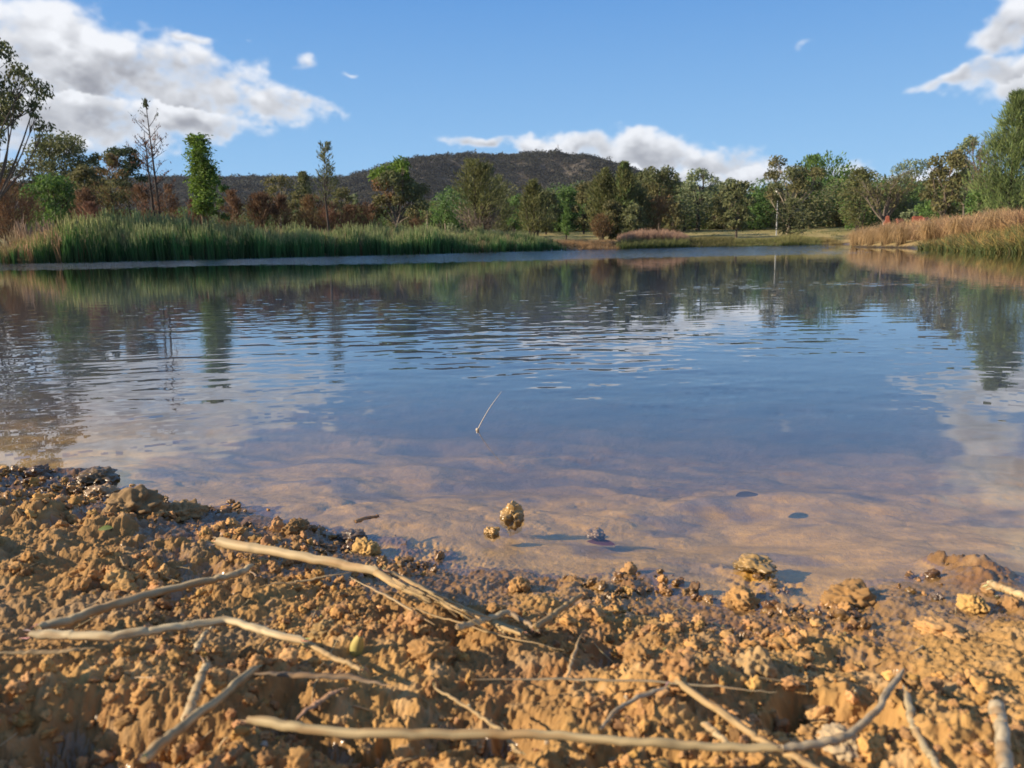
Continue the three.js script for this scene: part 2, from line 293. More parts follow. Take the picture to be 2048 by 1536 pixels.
// ── the water: a level sheet with small waves, livelier where the breeze touches it ──
{
  const S = 2048, TILE = 6.0, wave = (count, lo, hi, spread, k) => { seed = k; const w = []; for (let i = 0; i < count; i++) { const L = lo * Math.pow(hi / lo, rnd()), th = Math.PI / 2 + (rnd() + rnd() + rnd() - 1.5) * spread, q = TILE / L; let kx = Math.round(q * Math.cos(th)), ky = Math.round(q * Math.sin(th)); if (!kx && !ky) ky = 1; w.push([kx, ky, rnd() * 6.283, Math.pow(L / hi, 0.25)]); } return w; };
  const make = (waves, scale) => {
    const data = new Uint8Array(S * S * 4), sx = new Float32Array(S * S), sy = new Float32Array(S * S); let ss = 0;
    for (const [kx, ky, ph, amp] of waves) {
      const len = Math.hypot(kx, ky), cx = new Float32Array(S), sxx = new Float32Array(S); for (let x = 0; x < S; x++) { const a = 2 * Math.PI * kx * x / S; cx[x] = Math.cos(a); sxx[x] = Math.sin(a); }
      for (let y = 0; y < S; y++) { const b = 2 * Math.PI * ky * y / S + ph, cb = Math.cos(b) * amp, sb = Math.sin(b) * amp; const ax = kx / len, ay = ky / len; for (let x = 0, i = y * S; x < S; x++, i++) { const c = cx[x] * cb - sxx[x] * sb; sx[i] += ax * c; sy[i] += ay * c; } }
    }
    // groups of waves: lively and calm patches a metre or two across
    for (let i = 0; i < S * S; i++) ss += sx[i] * sx[i] + sy[i] * sy[i];
    const rms = Math.sqrt(ss / (S * S) / 2);
    for (let y = 0, i = 0; y < S; y++) for (let x = 0; x < S; x++, i++) {
      const u = x / S * 2 * Math.PI, v = y / S * 2 * Math.PI, g = 1 + 0.35 * Math.sin(3 * u + 2 * Math.sin(v)) * Math.sin(4 * v + 1.3 * Math.sin(2 * u)) + 0.25 * Math.sin(7 * u + 5 * v + Math.sin(3 * v));
      data[i * 4] = clamp(127.5 + 127.5 * sx[i] / rms / 3.2 * g, 0, 255); data[i * 4 + 1] = clamp(127.5 + 127.5 * sy[i] / rms / 3.2 * g, 0, 255); data[i * 4 + 2] = 255; data[i * 4 + 3] = 255;
    }
    const t = new THREE.DataTexture(data, S, S); t.wrapS = t.wrapT = THREE.RepeatWrapping; t.magFilter = THREE.LinearFilter; t.repeat.set(1 / TILE, 1 / TILE); t.needsUpdate = true; return t;
  };
  const mapA = make(wave(56, 0.034, 0.24, 0.80, 77), 1);
  const water = (name, k) => new THREE.MeshPhysicalMaterial({ name, color: 0xffffff, roughness: 0.0, transmission: 1, thickness: 0, ior: 1.38, specularIntensity: 1, normalMap: mapA, normalScale: new THREE.Vector2(k, k) });
  const mats = [water('calm_water', 0.0062), water('ruffled_water', 0.034), water('wind_ruffled_water', 0.36), water('still_water', 0.0048)];
  const rad = [0.2], ang = []; for (let r = 0.25; r < 90; r *= 1.012) rad.push(r);
  for (let k = 0; k <= 360; k++) ang.push(THREE.MathUtils.degToRad(-80 + 160 * k / 360));
  const A = ang.length, R = rad.length, pos = [], uv = [], nor = [], lists = [[], [], [], []];
  for (let j = 0; j < R; j++) for (let i = 0; i < A; i++) { const x = rad[j] * Math.sin(ang[i]), z = -rad[j] * Math.cos(ang[i]); pos.push(x, 0, z); uv.push(x, -z); nor.push(0, 1, 0); }
  for (let j = 0; j + 1 < R; j++) for (let i = 0; i + 1 < A; i++) {
    const a = j * A + i, r = rad[j] * (1 + 0.04 * fbm2(ang[i] * 9, rad[j] * 0.6, 3, 7)), x = rad[j] * Math.sin(ang[i]), z = rad[j] * Math.cos(ang[i]), e = (hash(i, j, 5) - 0.5);
    const windy = sstep(13.2, 16.5, z + 0.5 * x * 0.1 + 1.6 * noise2(x * 0.35, z * 0.2, 9)) * sstep(1.5, -1.5, x - z * 0.40), ruffled = sstep(-0.05, 0.4, fbm2(x * 0.55 + 3, z * 0.35, 3, 19) + 0.5 * sstep(0.3, -1.0, x)) * sstep(0.9, 1.5, r);
    const l = lists[windy + e * 0.9 > 0.5 ? 2 : r > 3.6 + 2.4 * noise2(x * 0.5, z * 0.3, 23) + 2 * e ? 3 : ruffled + e > 0.6 ? 1 : 0];
    l.push(a, a + 1, a + A + 1, a, a + A + 1, a + A);
  }
  const g = new THREE.BufferGeometry(); g.setAttribute('position', new THREE.Float32BufferAttribute(pos, 3)); g.setAttribute('normal', new THREE.Float32BufferAttribute(nor, 3)); g.setAttribute('uv', new THREE.Float32BufferAttribute(uv, 2));
  g.setIndex(lists.flat()); let at0 = 0; lists.forEach((l, n) => { g.addGroup(at0, l.length, n); at0 += l.length; });
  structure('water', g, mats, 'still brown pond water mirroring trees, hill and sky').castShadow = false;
}

// ── the hill and its dry forest ──
const ridgePx = [[-900, 405], [-500, 385], [-100, 372], [150, 365], [350, 352], [470, 352], [560, 350], [640, 357], [690, 354], [740, 343], [800, 322], [870, 313], [940, 317], [1000, 312], [1070, 306], [1130, 309], [1200, 322], [1245, 334], [1300, 350], [1400, 380], [1550, 412], [1800, 432], [2300, 440], [2900, 450]];
const HILL_D = 1500, ridge = ridgePx.map(([x, y]) => { const p = at(x, y + 11, HILL_D); return [p.x, p.y]; });
function ridgeAt(x) { for (let i = 1; i < ridge.length; i++) if (x < ridge[i][0] || i === ridge.length - 1) { const t = clamp((x - ridge[i - 1][0]) / (ridge[i][0] - ridge[i - 1][0])); return lerp(ridge[i - 1][1], ridge[i][1], t); } }
function hillY(x, z) {
  const t = (-z - HILL_D) / 620, w = t < 0 ? Math.exp(-t * t * 2.2) : Math.exp(-t * t * 1.2), rid = (ridgeAt(x - 30) + ridgeAt(x) * 2 + ridgeAt(x + 30)) / 4;
  return Math.max(-5, rid * w * (1 + (t < -0.06 ? 0.42 * fbm2(x * 0.0075 + 0.15 * t, z * 0.0035, 4, 3) * sstep(-0.06, -0.4, t) : 0)) - 2);
}
{
  const g = new THREE.PlaneGeometry(4200, 1800, 170, 80); g.rotateX(-Math.PI / 2); g.translate(-100, 0, -1700);
  const p = g.attributes.position; for (let i = 0; i < p.count; i++) p.setY(i, hillY(p.getX(i), p.getZ(i)));
  g.computeVertexNormals();
  structure('hill', g, new THREE.MeshStandardMaterial({ name: 'hillside_soil', color: new THREE.Color(0.070, 0.056, 0.040), roughness: 1 }), 'broad hill clothed in dry grey forest beyond the meadow');
  seed = 4242;
  const variants = [];
  for (let v = 0; v < 3; v++) {
    const b = new GB();
    for (let k = 0; k < 46; k++) {
      const th = rr(0, 6.283), u = rr(-0.5, 1), q = Math.pow(rnd(), 0.4), rxy = Math.sqrt(Math.max(0, 1 - u * u)) * q;
      const x = Math.cos(th) * rxy * 0.5, y = 0.66 + u * 0.34 * q, z = Math.sin(th) * rxy * 0.5, a = rr(0, 6.283), e = rr(-0.7, 0.9), L = rr(0.16, 0.30), dx = Math.cos(a) * Math.cos(e) * L, dy = Math.sin(e) * L, dz = Math.sin(a) * Math.cos(e) * L, a2 = a + 1.57, w = L * 0.34;
      b.leaf(x, y, z, dx, dy, dz, Math.cos(a2) * w, rr(-0.4, 0.4) * w, Math.sin(a2) * w, vary([0.9, 0.95, 0.9], 0.25));
    }
    b.tube([new THREE.Vector3(0, -0.05, 0), new THREE.Vector3(0.02, 0.55, 0)], [0.03, 0.012], 4, [1.6, 1.3, 1.1]);
    variants.push(b.build());
  }
  const spots = [[], [], []]; const m4 = new THREE.Matrix4(), qt = new THREE.Quaternion(), Y = new THREE.Vector3(0, 1, 0);
  for (let k = 0; k < 30000; k++) {
    const z = -rr(950, 1540), x = rr(-0.85, 0.75) * -z * 0.95, y = hillY(x, z); if (y < 6) continue;
    if (noise2(x * 0.02, z * 0.02, 4) < -0.55 && rnd() < 0.6) continue;
    const s = rr(8, 13) * (rnd() < 0.10 ? 1.4 : 1); qt.setFromAxisAngle(Y, rr(0, 6.28)); m4.compose(new THREE.Vector3(x, y - 0.5, z), qt, new THREE.Vector3(s * 0.9, s * 0.85, s * 0.9));
    const tone = (0.74 + 0.75 * fbm2(x * 0.009, z * 0.009, 3, 8)) * rr(0.6, 1.5); spots[k % 3].push([m4.clone(), new THREE.Color(0.068 * tone, 0.065 * tone, 0.038 * tone)]);
  }
  const wood = new THREE.MeshStandardMaterial({ name: 'far_foliage', vertexColors: true, roughness: 1, side: THREE.DoubleSide });
  spots.forEach((l, v) => { const im = new THREE.InstancedMesh(variants[v], wood, l.length); l.forEach(([m, c], i) => { im.setMatrixAt(i, m); im.setColorAt(i, c); }); im.name = numbered('hill_forest'); im.castShadow = im.receiveShadow = true; im.userData = { label: ['dry grey green eucalypt forest covering the far hill', 'dark crowns mixed through the forest on the far hill', 'paler crowns mixed through the forest on the far hill'][v], category: 'forest', kind: 'stuff' }; scene.add(im); });
  // the mast on the summit
  const q = at(1116, 310, HILL_D), top = at(1116, 290, HILL_D), H = top.y - hillY(q.x, -HILL_D), t = thing('radio_mast', 'thin radio mast standing on the summit of the far hill', 'mast', new THREE.Vector3(q.x, hillY(q.x, -HILL_D) - 1, -HILL_D)); const b = new GB(), c = [0.2, 0.2, 0.21];
  for (const [x, z] of [[-1, -1], [1, -1], [0, 1]]) b.tube([new THREE.Vector3(x, 0, z), new THREE.Vector3(x * 0.35, H + 1, z * 0.35)], [0.35, 0.22], 5, c);
  for (let y = 2; y < H; y += 3) { const k = 1 - 0.65 * y / H; b.tube([new THREE.Vector3(-k, y, -k), new THREE.Vector3(k, y + 1.5, -k), new THREE.Vector3(0, y + 3, k)], [0.15, 0.15, 0.15], 4, c); }
  part('lattice', b.build(), M.bark, t); const a = new GB(); a.tube([new THREE.Vector3(0, H - 3, 0), new THREE.Vector3(0, H - 1, 0)], [1.1, 1.1], 8, [0.5, 0.5, 0.5], true); part('antenna_drum', a.build(), M.bark, t);
}

// ───────────────────────── trees ─────────────────────────
const V3 = (x, y, z) => new THREE.Vector3(x, y, z);
const PAL = {
  gum: [[0.100, 0.112, 0.044], [0.135, 0.138, 0.060], [0.070, 0.080, 0.034]], olive: [[0.110, 0.105, 0.040], [0.150, 0.130, 0.055], [0.075, 0.078, 0.030]],
  bright: [[0.094, 0.155, 0.022], [0.140, 0.205, 0.034], [0.046, 0.082, 0.014]], green: [[0.075, 0.135, 0.030], [0.105, 0.170, 0.040], [0.050, 0.092, 0.024]],
  pale: [[0.150, 0.180, 0.085], [0.200, 0.220, 0.120], [0.100, 0.125, 0.060]], dark: [[0.045, 0.062, 0.026], [0.065, 0.080, 0.034], [0.032, 0.042, 0.020]],
  casu: [[0.100, 0.108, 0.036], [0.145, 0.140, 0.052], [0.070, 0.076, 0.028]], brown: [[0.115, 0.066, 0.038], [0.155, 0.092, 0.052], [0.080, 0.046, 0.028]],
  red: [[0.130, 0.066, 0.043], [0.175, 0.092, 0.060], [0.090, 0.046, 0.032]], rust: [[0.150, 0.090, 0.040], [0.190, 0.120, 0.055], [0.100, 0.060, 0.030]],
  twig: [[0.155, 0.125, 0.095], [0.19, 0.155, 0.12], [0.11, 0.09, 0.07]], conifer: [[0.110, 0.150, 0.048], [0.155, 0.190, 0.066], [0.078, 0.110, 0.038]],
};
const BARK = { grey: [0.12, 0.095, 0.075], dark: [0.045, 0.034, 0.028], pale: [0.36, 0.29, 0.21], brown: [0.11, 0.075, 0.05] };
for (const k in PAL) PAL[k] = PAL[k].map((c) => c.map((v) => v * 1.35));
const pick = (pal) => { const t = rnd(); return vary(mix3(pal[t < 0.5 ? 0 : t < 0.75 ? 1 : 2], pal[0], rnd() * 0.6), 0.22); };

function limb(b, a, e, r0, r1, col, bend = 0.12, sides = 5) {
  const n = 6, d = a.distanceTo(e), off = V3(rr(-1, 1), rr(-0.3, 0.6), rr(-1, 1)).multiplyScalar(bend * d), off2 = V3(rr(-1, 1), rr(-1, 1), rr(-1, 1)).multiplyScalar(bend * d * 0.25), pts = [], rad = [];
  for (let k = 0; k <= n; k++) { const t = k / n; pts.push(a.clone().lerp(e, t).addScaledVector(off, Math.sin(t * Math.PI)).addScaledVector(off2, Math.sin(t * 2 * Math.PI))); rad.push(lerp(r0, r1, Math.pow(t, 0.8))); }
  b.tube(pts, rad, sides, (k, s) => col.map((x) => x * (0.85 + 0.3 * hash(k, s, 3, 9)))); return pts;
}
// one leaf or needle spray at p; way: how it hangs
function spray(b, x, y, z, ox, oz, L, w, c, way) {
  let a = rnd() * 6.283, e = rr(-1, 1), dx, dy, dz;
  if (way === 'hang') { dx = Math.cos(a) * 0.5; dz = Math.sin(a) * 0.5; dy = -rr(0.4, 1.1); }
  else if (way === 'up') { dx = ox * 0.55 + rr(-0.45, 0.45); dz = oz * 0.55 + rr(-0.45, 0.45); dy = rr(0.35, 1.1); }
  else if (way === 'out') { dx = ox * 0.9 + rr(-0.5, 0.5); dz = oz * 0.9 + rr(-0.5, 0.5); dy = rr(-0.35, 0.6); }
  else { dx = Math.cos(a); dz = Math.sin(a); dy = e * 0.9; }
  const l = Math.hypot(dx, dy, dz) || 1; dx *= L / l; dy *= L / l; dz *= L / l;
  let wx = rr(-1, 1), wy = rr(-1, 1), wz = rr(-1, 1); const q = (wx * dx + wy * dy + wz * dz) / (L * L); wx -= q * dx; wy -= q * dy; wz -= q * dz; const m = (Math.hypot(wx, wy, wz) || 1) / w;
  b.leaf(x, y, z, dx, dy, dz, wx / m, wy / m, wz / m, c);
}
/* o: name, label, px, top, d, hw (half width px), bottom (px where the crown ends), kind, pal, ... */
let treeSeed = 100;
function tree(o) {
  seed = treeSeed = (treeSeed * 7919 + 17) % 1000003;
  const horizon = 495 - 0.0194 * (o.px - 1024), m = o.d / F, base = at(o.px, horizon, o.d), gy = ground(base.x, base.z, false) - 0.08;
  const H = at(o.px, o.top, o.d).y - gy, W = o.hw * m, B = Math.max(0.05, at(o.px, o.bottom, o.d).y - gy);
  const t = thing(o.name, o.label, o.cat ?? (o.name.includes('shrub') ? 'shrub' : 'tree'), V3(base.x, gy, base.z), o.group);
  const wood = new GB(), crown = new GB(), bark = BARK[o.bark ?? 'grey'], pal = PAL[o.pal], lean = (o.lean ?? 0) * m, k = o.dense ?? 1;
  const leafL = Math.max(0.05, (o.leaf ?? 7) * m), nLeaves = Math.round(clamp((2 * o.hw) * (o.bottom - o.top) * 0.36 * k, 150, o.cap ?? 9500));
  const r0 = (o.trunk ?? Math.max(1.6, Math.min(5, o.hw * 0.055))) * m;
  const P = (ty, rx = 0, rz = 0) => V3(lean * ty / H + rx, ty, rz);
  const ns = 1.6 / Math.max(0.6, W * 0.55);
  const gap = (x, y, z) => fbm3(x * ns + base.x, y * ns, z * ns + base.z, 3, 15) > -0.16 + (o.gaps ?? 0);
  if (o.kind === 'clump') {                       // gums: puffs of leaves at the ends of limbs
    const clumps = o.puffs ? o.puffs.map(([x, y, r, pl]) => { const p = at(x, y, o.d); return { c: V3(p.x - base.x, p.y - gy, rr(-0.5, 0.5) * W), r: r * m, pal: pl ? PAL[pl] : pal }; }) : [];
    if (!o.puffs) { const n = o.n ?? 13; for (let i = 0; i < n; i++) { const y = lerp(B, H, (i + 0.6) / n), q = (y - B) / (H - B), prof = Math.pow(Math.sin(Math.PI * clamp(0.12 + q * 0.80)), 0.7), a = i * 2.4 + rr(-0.5, 0.5), R = W * prof * (0.35 + 0.45 * rnd()), r = W * (o.puff ?? 0.42) * rr(0.7, 1.1); clumps.push({ c: V3(Math.cos(a) * R, Math.min(y, H - r * 0.7), Math.sin(a) * R), r, pal: o.tip && q > 0.55 ? PAL[o.tip] : pal }); } }
    const fork = Math.max(B * (o.fork ?? 0.75), H * 0.08), forkP = P(fork);
    if (!o.noTrunk) limb(wood, V3(0, -0.1, 0), forkP, r0 * 1.25, r0 * 0.85, bark, 0.05, 7);
    let vol = 0; for (const c of clumps) vol += c.r * c.r;
    for (const c of clumps) {
      const root = o.limbFrom ? V3(rr(-0.3, 0.3) * m * 20, fork * rr(0.3, 1), 0) : forkP.clone().lerp(P(H * 0.8), rnd() * clamp((c.c.y - fork) / H) * 0.7);
      const pts = limb(wood, root, c.c.clone().add(V3(0, -c.r * 0.25, 0)), r0 * rr(0.40, 0.62), r0 * 0.10, bark, 0.10);
      for (let q = 0; q < 5; q++) limb(wood, pts[5], c.c.clone().add(V3(rr(-.8, .8) * c.r, rr(-.4, .7) * c.r, rr(-.8, .8) * c.r)), r0 * 0.14, r0 * 0.04, bark, 0.1, 3);
      const n = Math.round(nLeaves * c.r * c.r / vol), flat = o.flat ?? 0.8;
      for (let i = 0; i < n; i++) {
        const a = rnd() * 6.283, u = rr(-0.75, 1), q = Math.pow(rnd(), 0.42), s = Math.sqrt(1 - Math.min(1, u * u)), x = c.c.x + Math.cos(a) * s * q * c.r, y = c.c.y + u * q * c.r * flat, z = c.c.z + Math.sin(a) * s * q * c.r;
        if (!gap(x * 1.7, y * 1.7, z * 1.7) && rnd() < 0.85) continue;
        spray(crown, x, y, z, Math.cos(a), Math.sin(a), leafL * rr(0.6, 1.25), leafL * (o.thin ?? 0.24), pick(c.pal), o.way ?? (rnd() < 0.6 ? 'hang' : 'any'));
      }
    }
  } else {                                       // a leading stem with a crown of revolution
    const prof = { cone: (q) => Math.pow(1 - q, 0.75) * (0.55 + 0.45 * sstep(0, 0.18, q)) + 0.03, oval: (q) => Math.pow(Math.sin(Math.PI * clamp(0.16 + q * 0.80)), 0.75), column: (q) => Math.pow(Math.sin(Math.PI * clamp(0.10 + q * 0.76)), 0.45), dome: (q) => Math.pow(Math.max(0, 1 - q * q), 0.55) * (0.75 + 0.25 * sstep(0, 0.25, q)), sparse: (q) => 0.25 + 0.75 * Math.pow(1 - q, 0.8), fan: (q) => 0.45 + 0.55 * sstep(0, 0.8, q) * (1 - 0.8 * sstep(0.85, 1, q)) }[o.kind];
    const stems = o.stems ?? 1;
    for (let s = 0; s < stems; s++) { const dx = stems > 1 ? rr(-0.5, 0.5) * W : 0, dz = stems > 1 ? rr(-0.5, 0.5) * W : 0; limb(wood, V3(dx * 0.25, -0.1, dz * 0.25), P(H * (s ? rr(0.6, 0.85) : 0.97), dx, dz), r0 / Math.sqrt(stems) * 1.2, r0 * 0.08, bark, 0.03, 7); }
    const tufts = o.tufts ?? Math.round(22 + nLeaves / 90), per = Math.ceil(nLeaves / tufts);
    for (let j = 0; j < tufts; j++) {
      const q = Math.pow(rnd(), o.low ?? 0.85), R = W * prof(q), a = rnd() * 6.283, rise = o.rise ?? 0.25, y1 = lerp(B, H, q), x1 = Math.cos(a) * R * rr(0.62, 1.02), z1 = Math.sin(a) * R * rr(0.62, 1.02), root = P(Math.max(B * 0.5, y1 - R * rise * rr(0.7, 1.3)));
      if (!o.solid && !gap(x1, y1, z1) && rnd() < 0.8) continue;
      const tip = P(Math.min(y1, H * 0.995), x1, z1), tone = rr(0.72, 1.28), pl = o.tip && rnd() < (o.tipShare ?? 0.5) ? PAL[o.tip] : o.foot && q < (o.footTo ?? 0.35) * rr(0.6, 1.4) ? PAL[o.foot] : pal;
      limb(wood, root, tip, r0 * 0.22, r0 * 0.05, bark, 0.05, 3);
      for (let i = 0; i < per; i++) {
        const f = Math.pow(rnd(), o.inner ?? 0.6), sp = R * (o.spread ?? 0.30) + leafL * 0.5, x = lerp(root.x, tip.x, f) + rr(-1, 1) * sp * (0.4 + 0.6 * f), y = lerp(root.y, tip.y, f) + rr(-1, 1) * sp * 0.8, z = lerp(root.z, tip.z, f) + rr(-1, 1) * sp * (0.4 + 0.6 * f);
        if (y < B * 0.8 || y > H) continue;
        spray(crown, x, y, z, Math.cos(a), Math.sin(a), leafL * rr(0.6, 1.3), leafL * (o.thin ?? 0.13), pick(pl).map((v) => v * tone), o.way ?? 'up');
      }
    }
  }
  part('trunk', wood.build(), M.bark, t); part('crown', crown.build(), M.leaf, t);
  return t;
}
// bare or dead trees: a trunk that keeps forking
function bare(o) {
  seed = treeSeed = (treeSeed * 7919 + 17) % 1000003;
  const horizon = 495 - 0.0194 * (o.px - 1024), m = o.d / F, base = at(o.px, horizon, o.d), gy = ground(base.x, base.z, false) - 0.08, H = at(o.px, o.top, o.d).y - gy, W = o.hw * m;
  const t = thing(o.name, o.label, 'tree', V3(base.x, gy, base.z), o.group), wood = new GB(), twigs = new GB(), crown = new GB(), bark = BARK[o.bark ?? 'dark'], pal = PAL[o.pal ?? 'red'], r0 = o.trunk * m;
  const tipsOut = [];
  const grow = (a, dir, len, r, depth) => {
    const e = a.clone().addScaledVector(dir, len), pts = limb(depth > 1 ? wood : twigs, a, e, r, r * 0.45, bark, 0.07, depth > 1 ? 5 : 3);
    if (depth <= 0) { tipsOut.push(pts); return; }
    const n = depth > 1 ? 5 : 4;
    for (let i = 0; i < n; i++) { const p = pts[2 + (i % 5)], q = dir.clone().add(V3(rr(-1, 1), rr(-0.1, 0.65), rr(-1, 1)).multiplyScalar(0.8)).normalize(); grow(p, q, len * rr(0.42, 0.66), r * 0.42, depth - 1); }
  };
  if (o.habit === 'spire') {
    const stems = o.stems ?? [[0, 1]];
    for (const [dx, hh] of stems) {
      const lean = rr(-0.02, 0.02) * H, top = V3(dx * m * 0.6 + (o.lean ?? 0) * m, H * hh, 0), pts = limb(wood, V3(dx * m, -0.1, 0), top, r0, r0 * 0.12, bark, 0.008, 6);
      for (let i = 0; i < 34 * hh; i++) {
        const q = rr(0.25, 0.97), a = rnd() * 6.283, R = W * (0.35 + 0.75 * Math.sin(Math.PI * Math.pow(q, 1.15))) * rr(0.5, 1), p = V3(dx * m, 0, 0).lerp(top, q), up = rr(0.6, 1.3), dir = V3(Math.cos(a), up, Math.sin(a)).normalize();
        const e = p.clone().addScaledVector(dir, R); if (e.y > H * hh) continue;
        const bp = limb(wood, p, e, r0 * 0.20, r0 * 0.06, bark, 0.09, 4);
        for (let s = 0; s < 4; s++) { const b0 = bp[2 + s], e2 = b0.clone().add(V3(Math.cos(a) * rr(-.1, .6) + rr(-.4, .4), rr(0.2, 0.8), Math.sin(a) * rr(-.1, .6) + rr(-.4, .4)).multiplyScalar(R * 0.5)); const tp = limb(twigs, b0, e2, r0 * 0.08, r0 * 0.035, bark, 0.1, 3); tipsOut.push(tp); }
      }
    }
  } else {
    const trunkTop = V3(rr(-0.1, 0.1) * W, H * (o.fork ?? 0.3), 0); limb(wood, V3(0, -0.1, 0), trunkTop, r0 * 1.2, r0 * 0.9, bark, 0.04, 7);
    for (let i = 0; i < (o.limbs ?? 7); i++) { const a = i * 2.4 + rr(-0.4, 0.4), out = W / (H * 0.62) * rr(0.35, 1.1); grow(trunkTop.clone().multiplyScalar(rr(0.8, 1)), V3(Math.cos(a) * out, 1, Math.sin(a) * out).normalize(), H * 0.40, r0 * 0.55, 2); }
  }
  const n = o.leaves ?? 400, L = (o.leaf ?? 5) * m;
  for (let i = 0; i < n; i++) { const tp = tipsOut[Math.floor(rnd() * tipsOut.length)], p = tp[3 + Math.floor(rnd() * 4)]; if (!p || p.y > H) continue; const tuft = o.topTuft && p.y > H * 0.9; spray(crown, p.x + rr(-.5, .5) * L, p.y + rr(-.5, .5) * L, p.z + rr(-.5, .5) * L, 0, 0, L * rr(0.6, 1.2), L * 0.16, pick(tuft ? PAL.dark : pal), o.way ?? 'hang'); }
  if (o.topTuft) for (let i = 0; i < 90; i++) { const y = H * (1 - 0.05 * rnd()), r = 5 * m * rnd(); spray(crown, (o.lean ?? 0) * m + rr(-r, r), y, rr(-r, r), 0, 0, 6 * m, 1 * m, pick(PAL.dark), 'up'); }
  part('trunk', wood.build(), M.bark, t); part('branch', twigs.build(), M.bark, t).userData.kind = 'stuff'; part('crown', crown.build(), M.leaf, t);
  return t;
}

// ── left bank ──
tree({ name: 'gum_tree', label: 'tall open gum tree at the left edge, its crown against the cloud', px: -48, top: 68, d: 36, hw: 130, bottom: 330, kind: 'clump', pal: 'gum', bark: 'grey', trunk: 6.5, leaf: 8, dense: 0.75, gaps: 0.02, fork: 0.35, limbFrom: 1, way: 'hang', puffs: [[-20, 96, 34], [14, 108, 32], [30, 140, 24], [-30, 150, 50], [10, 178, 32], [62, 172, 27], [78, 205, 21], [50, 212, 26], [84, 172, 14], [-60, 210, 70], [8, 232, 34], [64, 246, 18], [-30, 280, 40], [30, 270, 20], [86, 232, 10], [-110, 150, 60], [-120, 250, 60]] });
tree({ name: 'gum_tree', label: 'round dark gum tree rising above the left shrubs, left of the dead tree', px: 146, top: 266, d: 76, hw: 74, bottom: 410, kind: 'clump', pal: 'gum', bark: 'dark', n: 20, puff: 0.40, dense: 1.2, leaf: 6 });
tree({ name: 'gum_tree', label: 'low shoulder of olive gum right of the round dark gum', px: 204, top: 305, d: 78, hw: 32, bottom: 400, kind: 'clump', pal: 'gum', bark: 'dark', n: 9, dense: 1, leaf: 6 });
tree({ name: 'gum_tree', label: 'small ragged gum between the tall edge gum and the round dark gum', px: 66, top: 316, d: 72, hw: 42, bottom: 410, kind: 'clump', pal: 'olive', bark: 'dark', n: 10, dense: 0.8, leaf: 6 });
tree({ name: 'gum_tree', label: 'dusty olive gum low behind the brown thicket at the far left edge', px: 8, top: 322, d: 70, hw: 52, bottom: 430, kind: 'clump', pal: 'olive', bark: 'dark', n: 11, dense: 0.9, leaf: 6 });
tree({ name: 'dark_pine_tree', label: 'dark flat topped pine just left of the dead tree', px: 268, top: 290, d: 66, hw: 42, bottom: 400, kind: 'clump', pal: 'dark', bark: 'dark', n: 14, puff: 0.44, dense: 1.2, leaf: 6, flat: 0.6 });
tree({ name: 'wattle_tree', label: 'brown tinged olive tree in front of the dark pine', px: 240, top: 310, d: 58, hw: 34, bottom: 455, kind: 'oval', pal: 'olive', tip: 'rust', tipShare: 0.35, bark: 'dark', dense: 1.1, leaf: 7 });
tree({ name: 'wattle_tree', label: 'bushy mid green tree below the round dark gum', px: 120, top: 350, d: 58, hw: 58, bottom: 462, kind: 'clump', pal: 'green', bark: 'dark', n: 14, dense: 1.0, leaf: 7 });
tree({ name: 'wattle_tree', label: 'dark olive bushy tree right of the mid green tree', px: 192, top: 330, d: 62, hw: 42, bottom: 450, kind: 'clump', pal: 'olive', bark: 'dark', n: 12, dense: 1.1, leaf: 7 });
bare({ name: 'dead_tree', label: 'tall bare dead tree with two thin stems against the cloud', px: 330, top: 200, d: 44, hw: 52, habit: 'spire', stems: [[0, 1], [-14, 0.80]], trunk: 4.2, lean: -9, bark: 'dark', pal: 'red', leaves: 520, leaf: 6, topTuft: true });
tree({ name: 'poplar_tree', label: 'bright green column shaped tree right of the dead tree', px: 416, top: 270, d: 46, hw: 25, bottom: 420, kind: 'column', pal: 'bright', bark: 'brown', trunk: 3.6, dense: 2.9, leaf: 7, thin: 0.22, way: 'any', rise: 0.5, spread: 0.42, solid: 1, low: 0.85, tufts: 70 });
tree({ name: 'wattle_tree', label: 'low dull green bush tucked behind the bright column tree', px: 444, top: 348, d: 52, hw: 26, bottom: 440, kind: 'clump', pal: 'green', bark: 'brown', n: 8, dense: 1.1, leaf: 6 });
const shrubs = [
  ['brown thicket of dead twigs at the far left edge', 30, 362, 74, 'brown', 42, 1.0], ['rounded rusty dead shrub below the round dark gum', 182, 380, 27, 'brown', 50, 1.3], ['reddish dead shrub with pale twigs behind the tall left reeds', 188, 408, 34, 'red', 46, 0.9], ['straggly brown dead shrub left of the dead tree foot', 292, 372, 34, 'brown', 48, 0.8], ['dark brown dead shrub around the dead tree foot', 342, 372, 30, 'brown', 47, 0.9], ['brick red dead shrub left of the bright column tree trunk', 398, 400, 30, 'red', 47, 1.1], ['narrow rusty dead shrub right of the bright column tree', 474, 384, 22, 'brown', 50, 1.2], ['broad dome of rusty dead twigs right of the narrow one', 528, 384, 34, 'brown', 50, 1.4], ['dark brown dead shrub joined to the right of the broad dome', 566, 392, 24, 'brown', 51, 1.4], ['pale brown spreading dead shrub under the sparse pine', 632, 394, 44, 'rust', 52, 1.1], ['reddish brown dead shrub at the sparse pine trunk', 664, 408, 26, 'red', 51, 1.1], ['low orange brown dead shrub between the pine and the green topped gum', 706, 414, 28, 'brown', 52, 1.1], ['dark rusty dead shrub at the left foot of the green topped gum', 740, 408, 30, 'brown', 52, 1.3], ['small dark brown shrub right of the green topped gum foot', 834, 424, 22, 'brown', 54, 1.0],
];
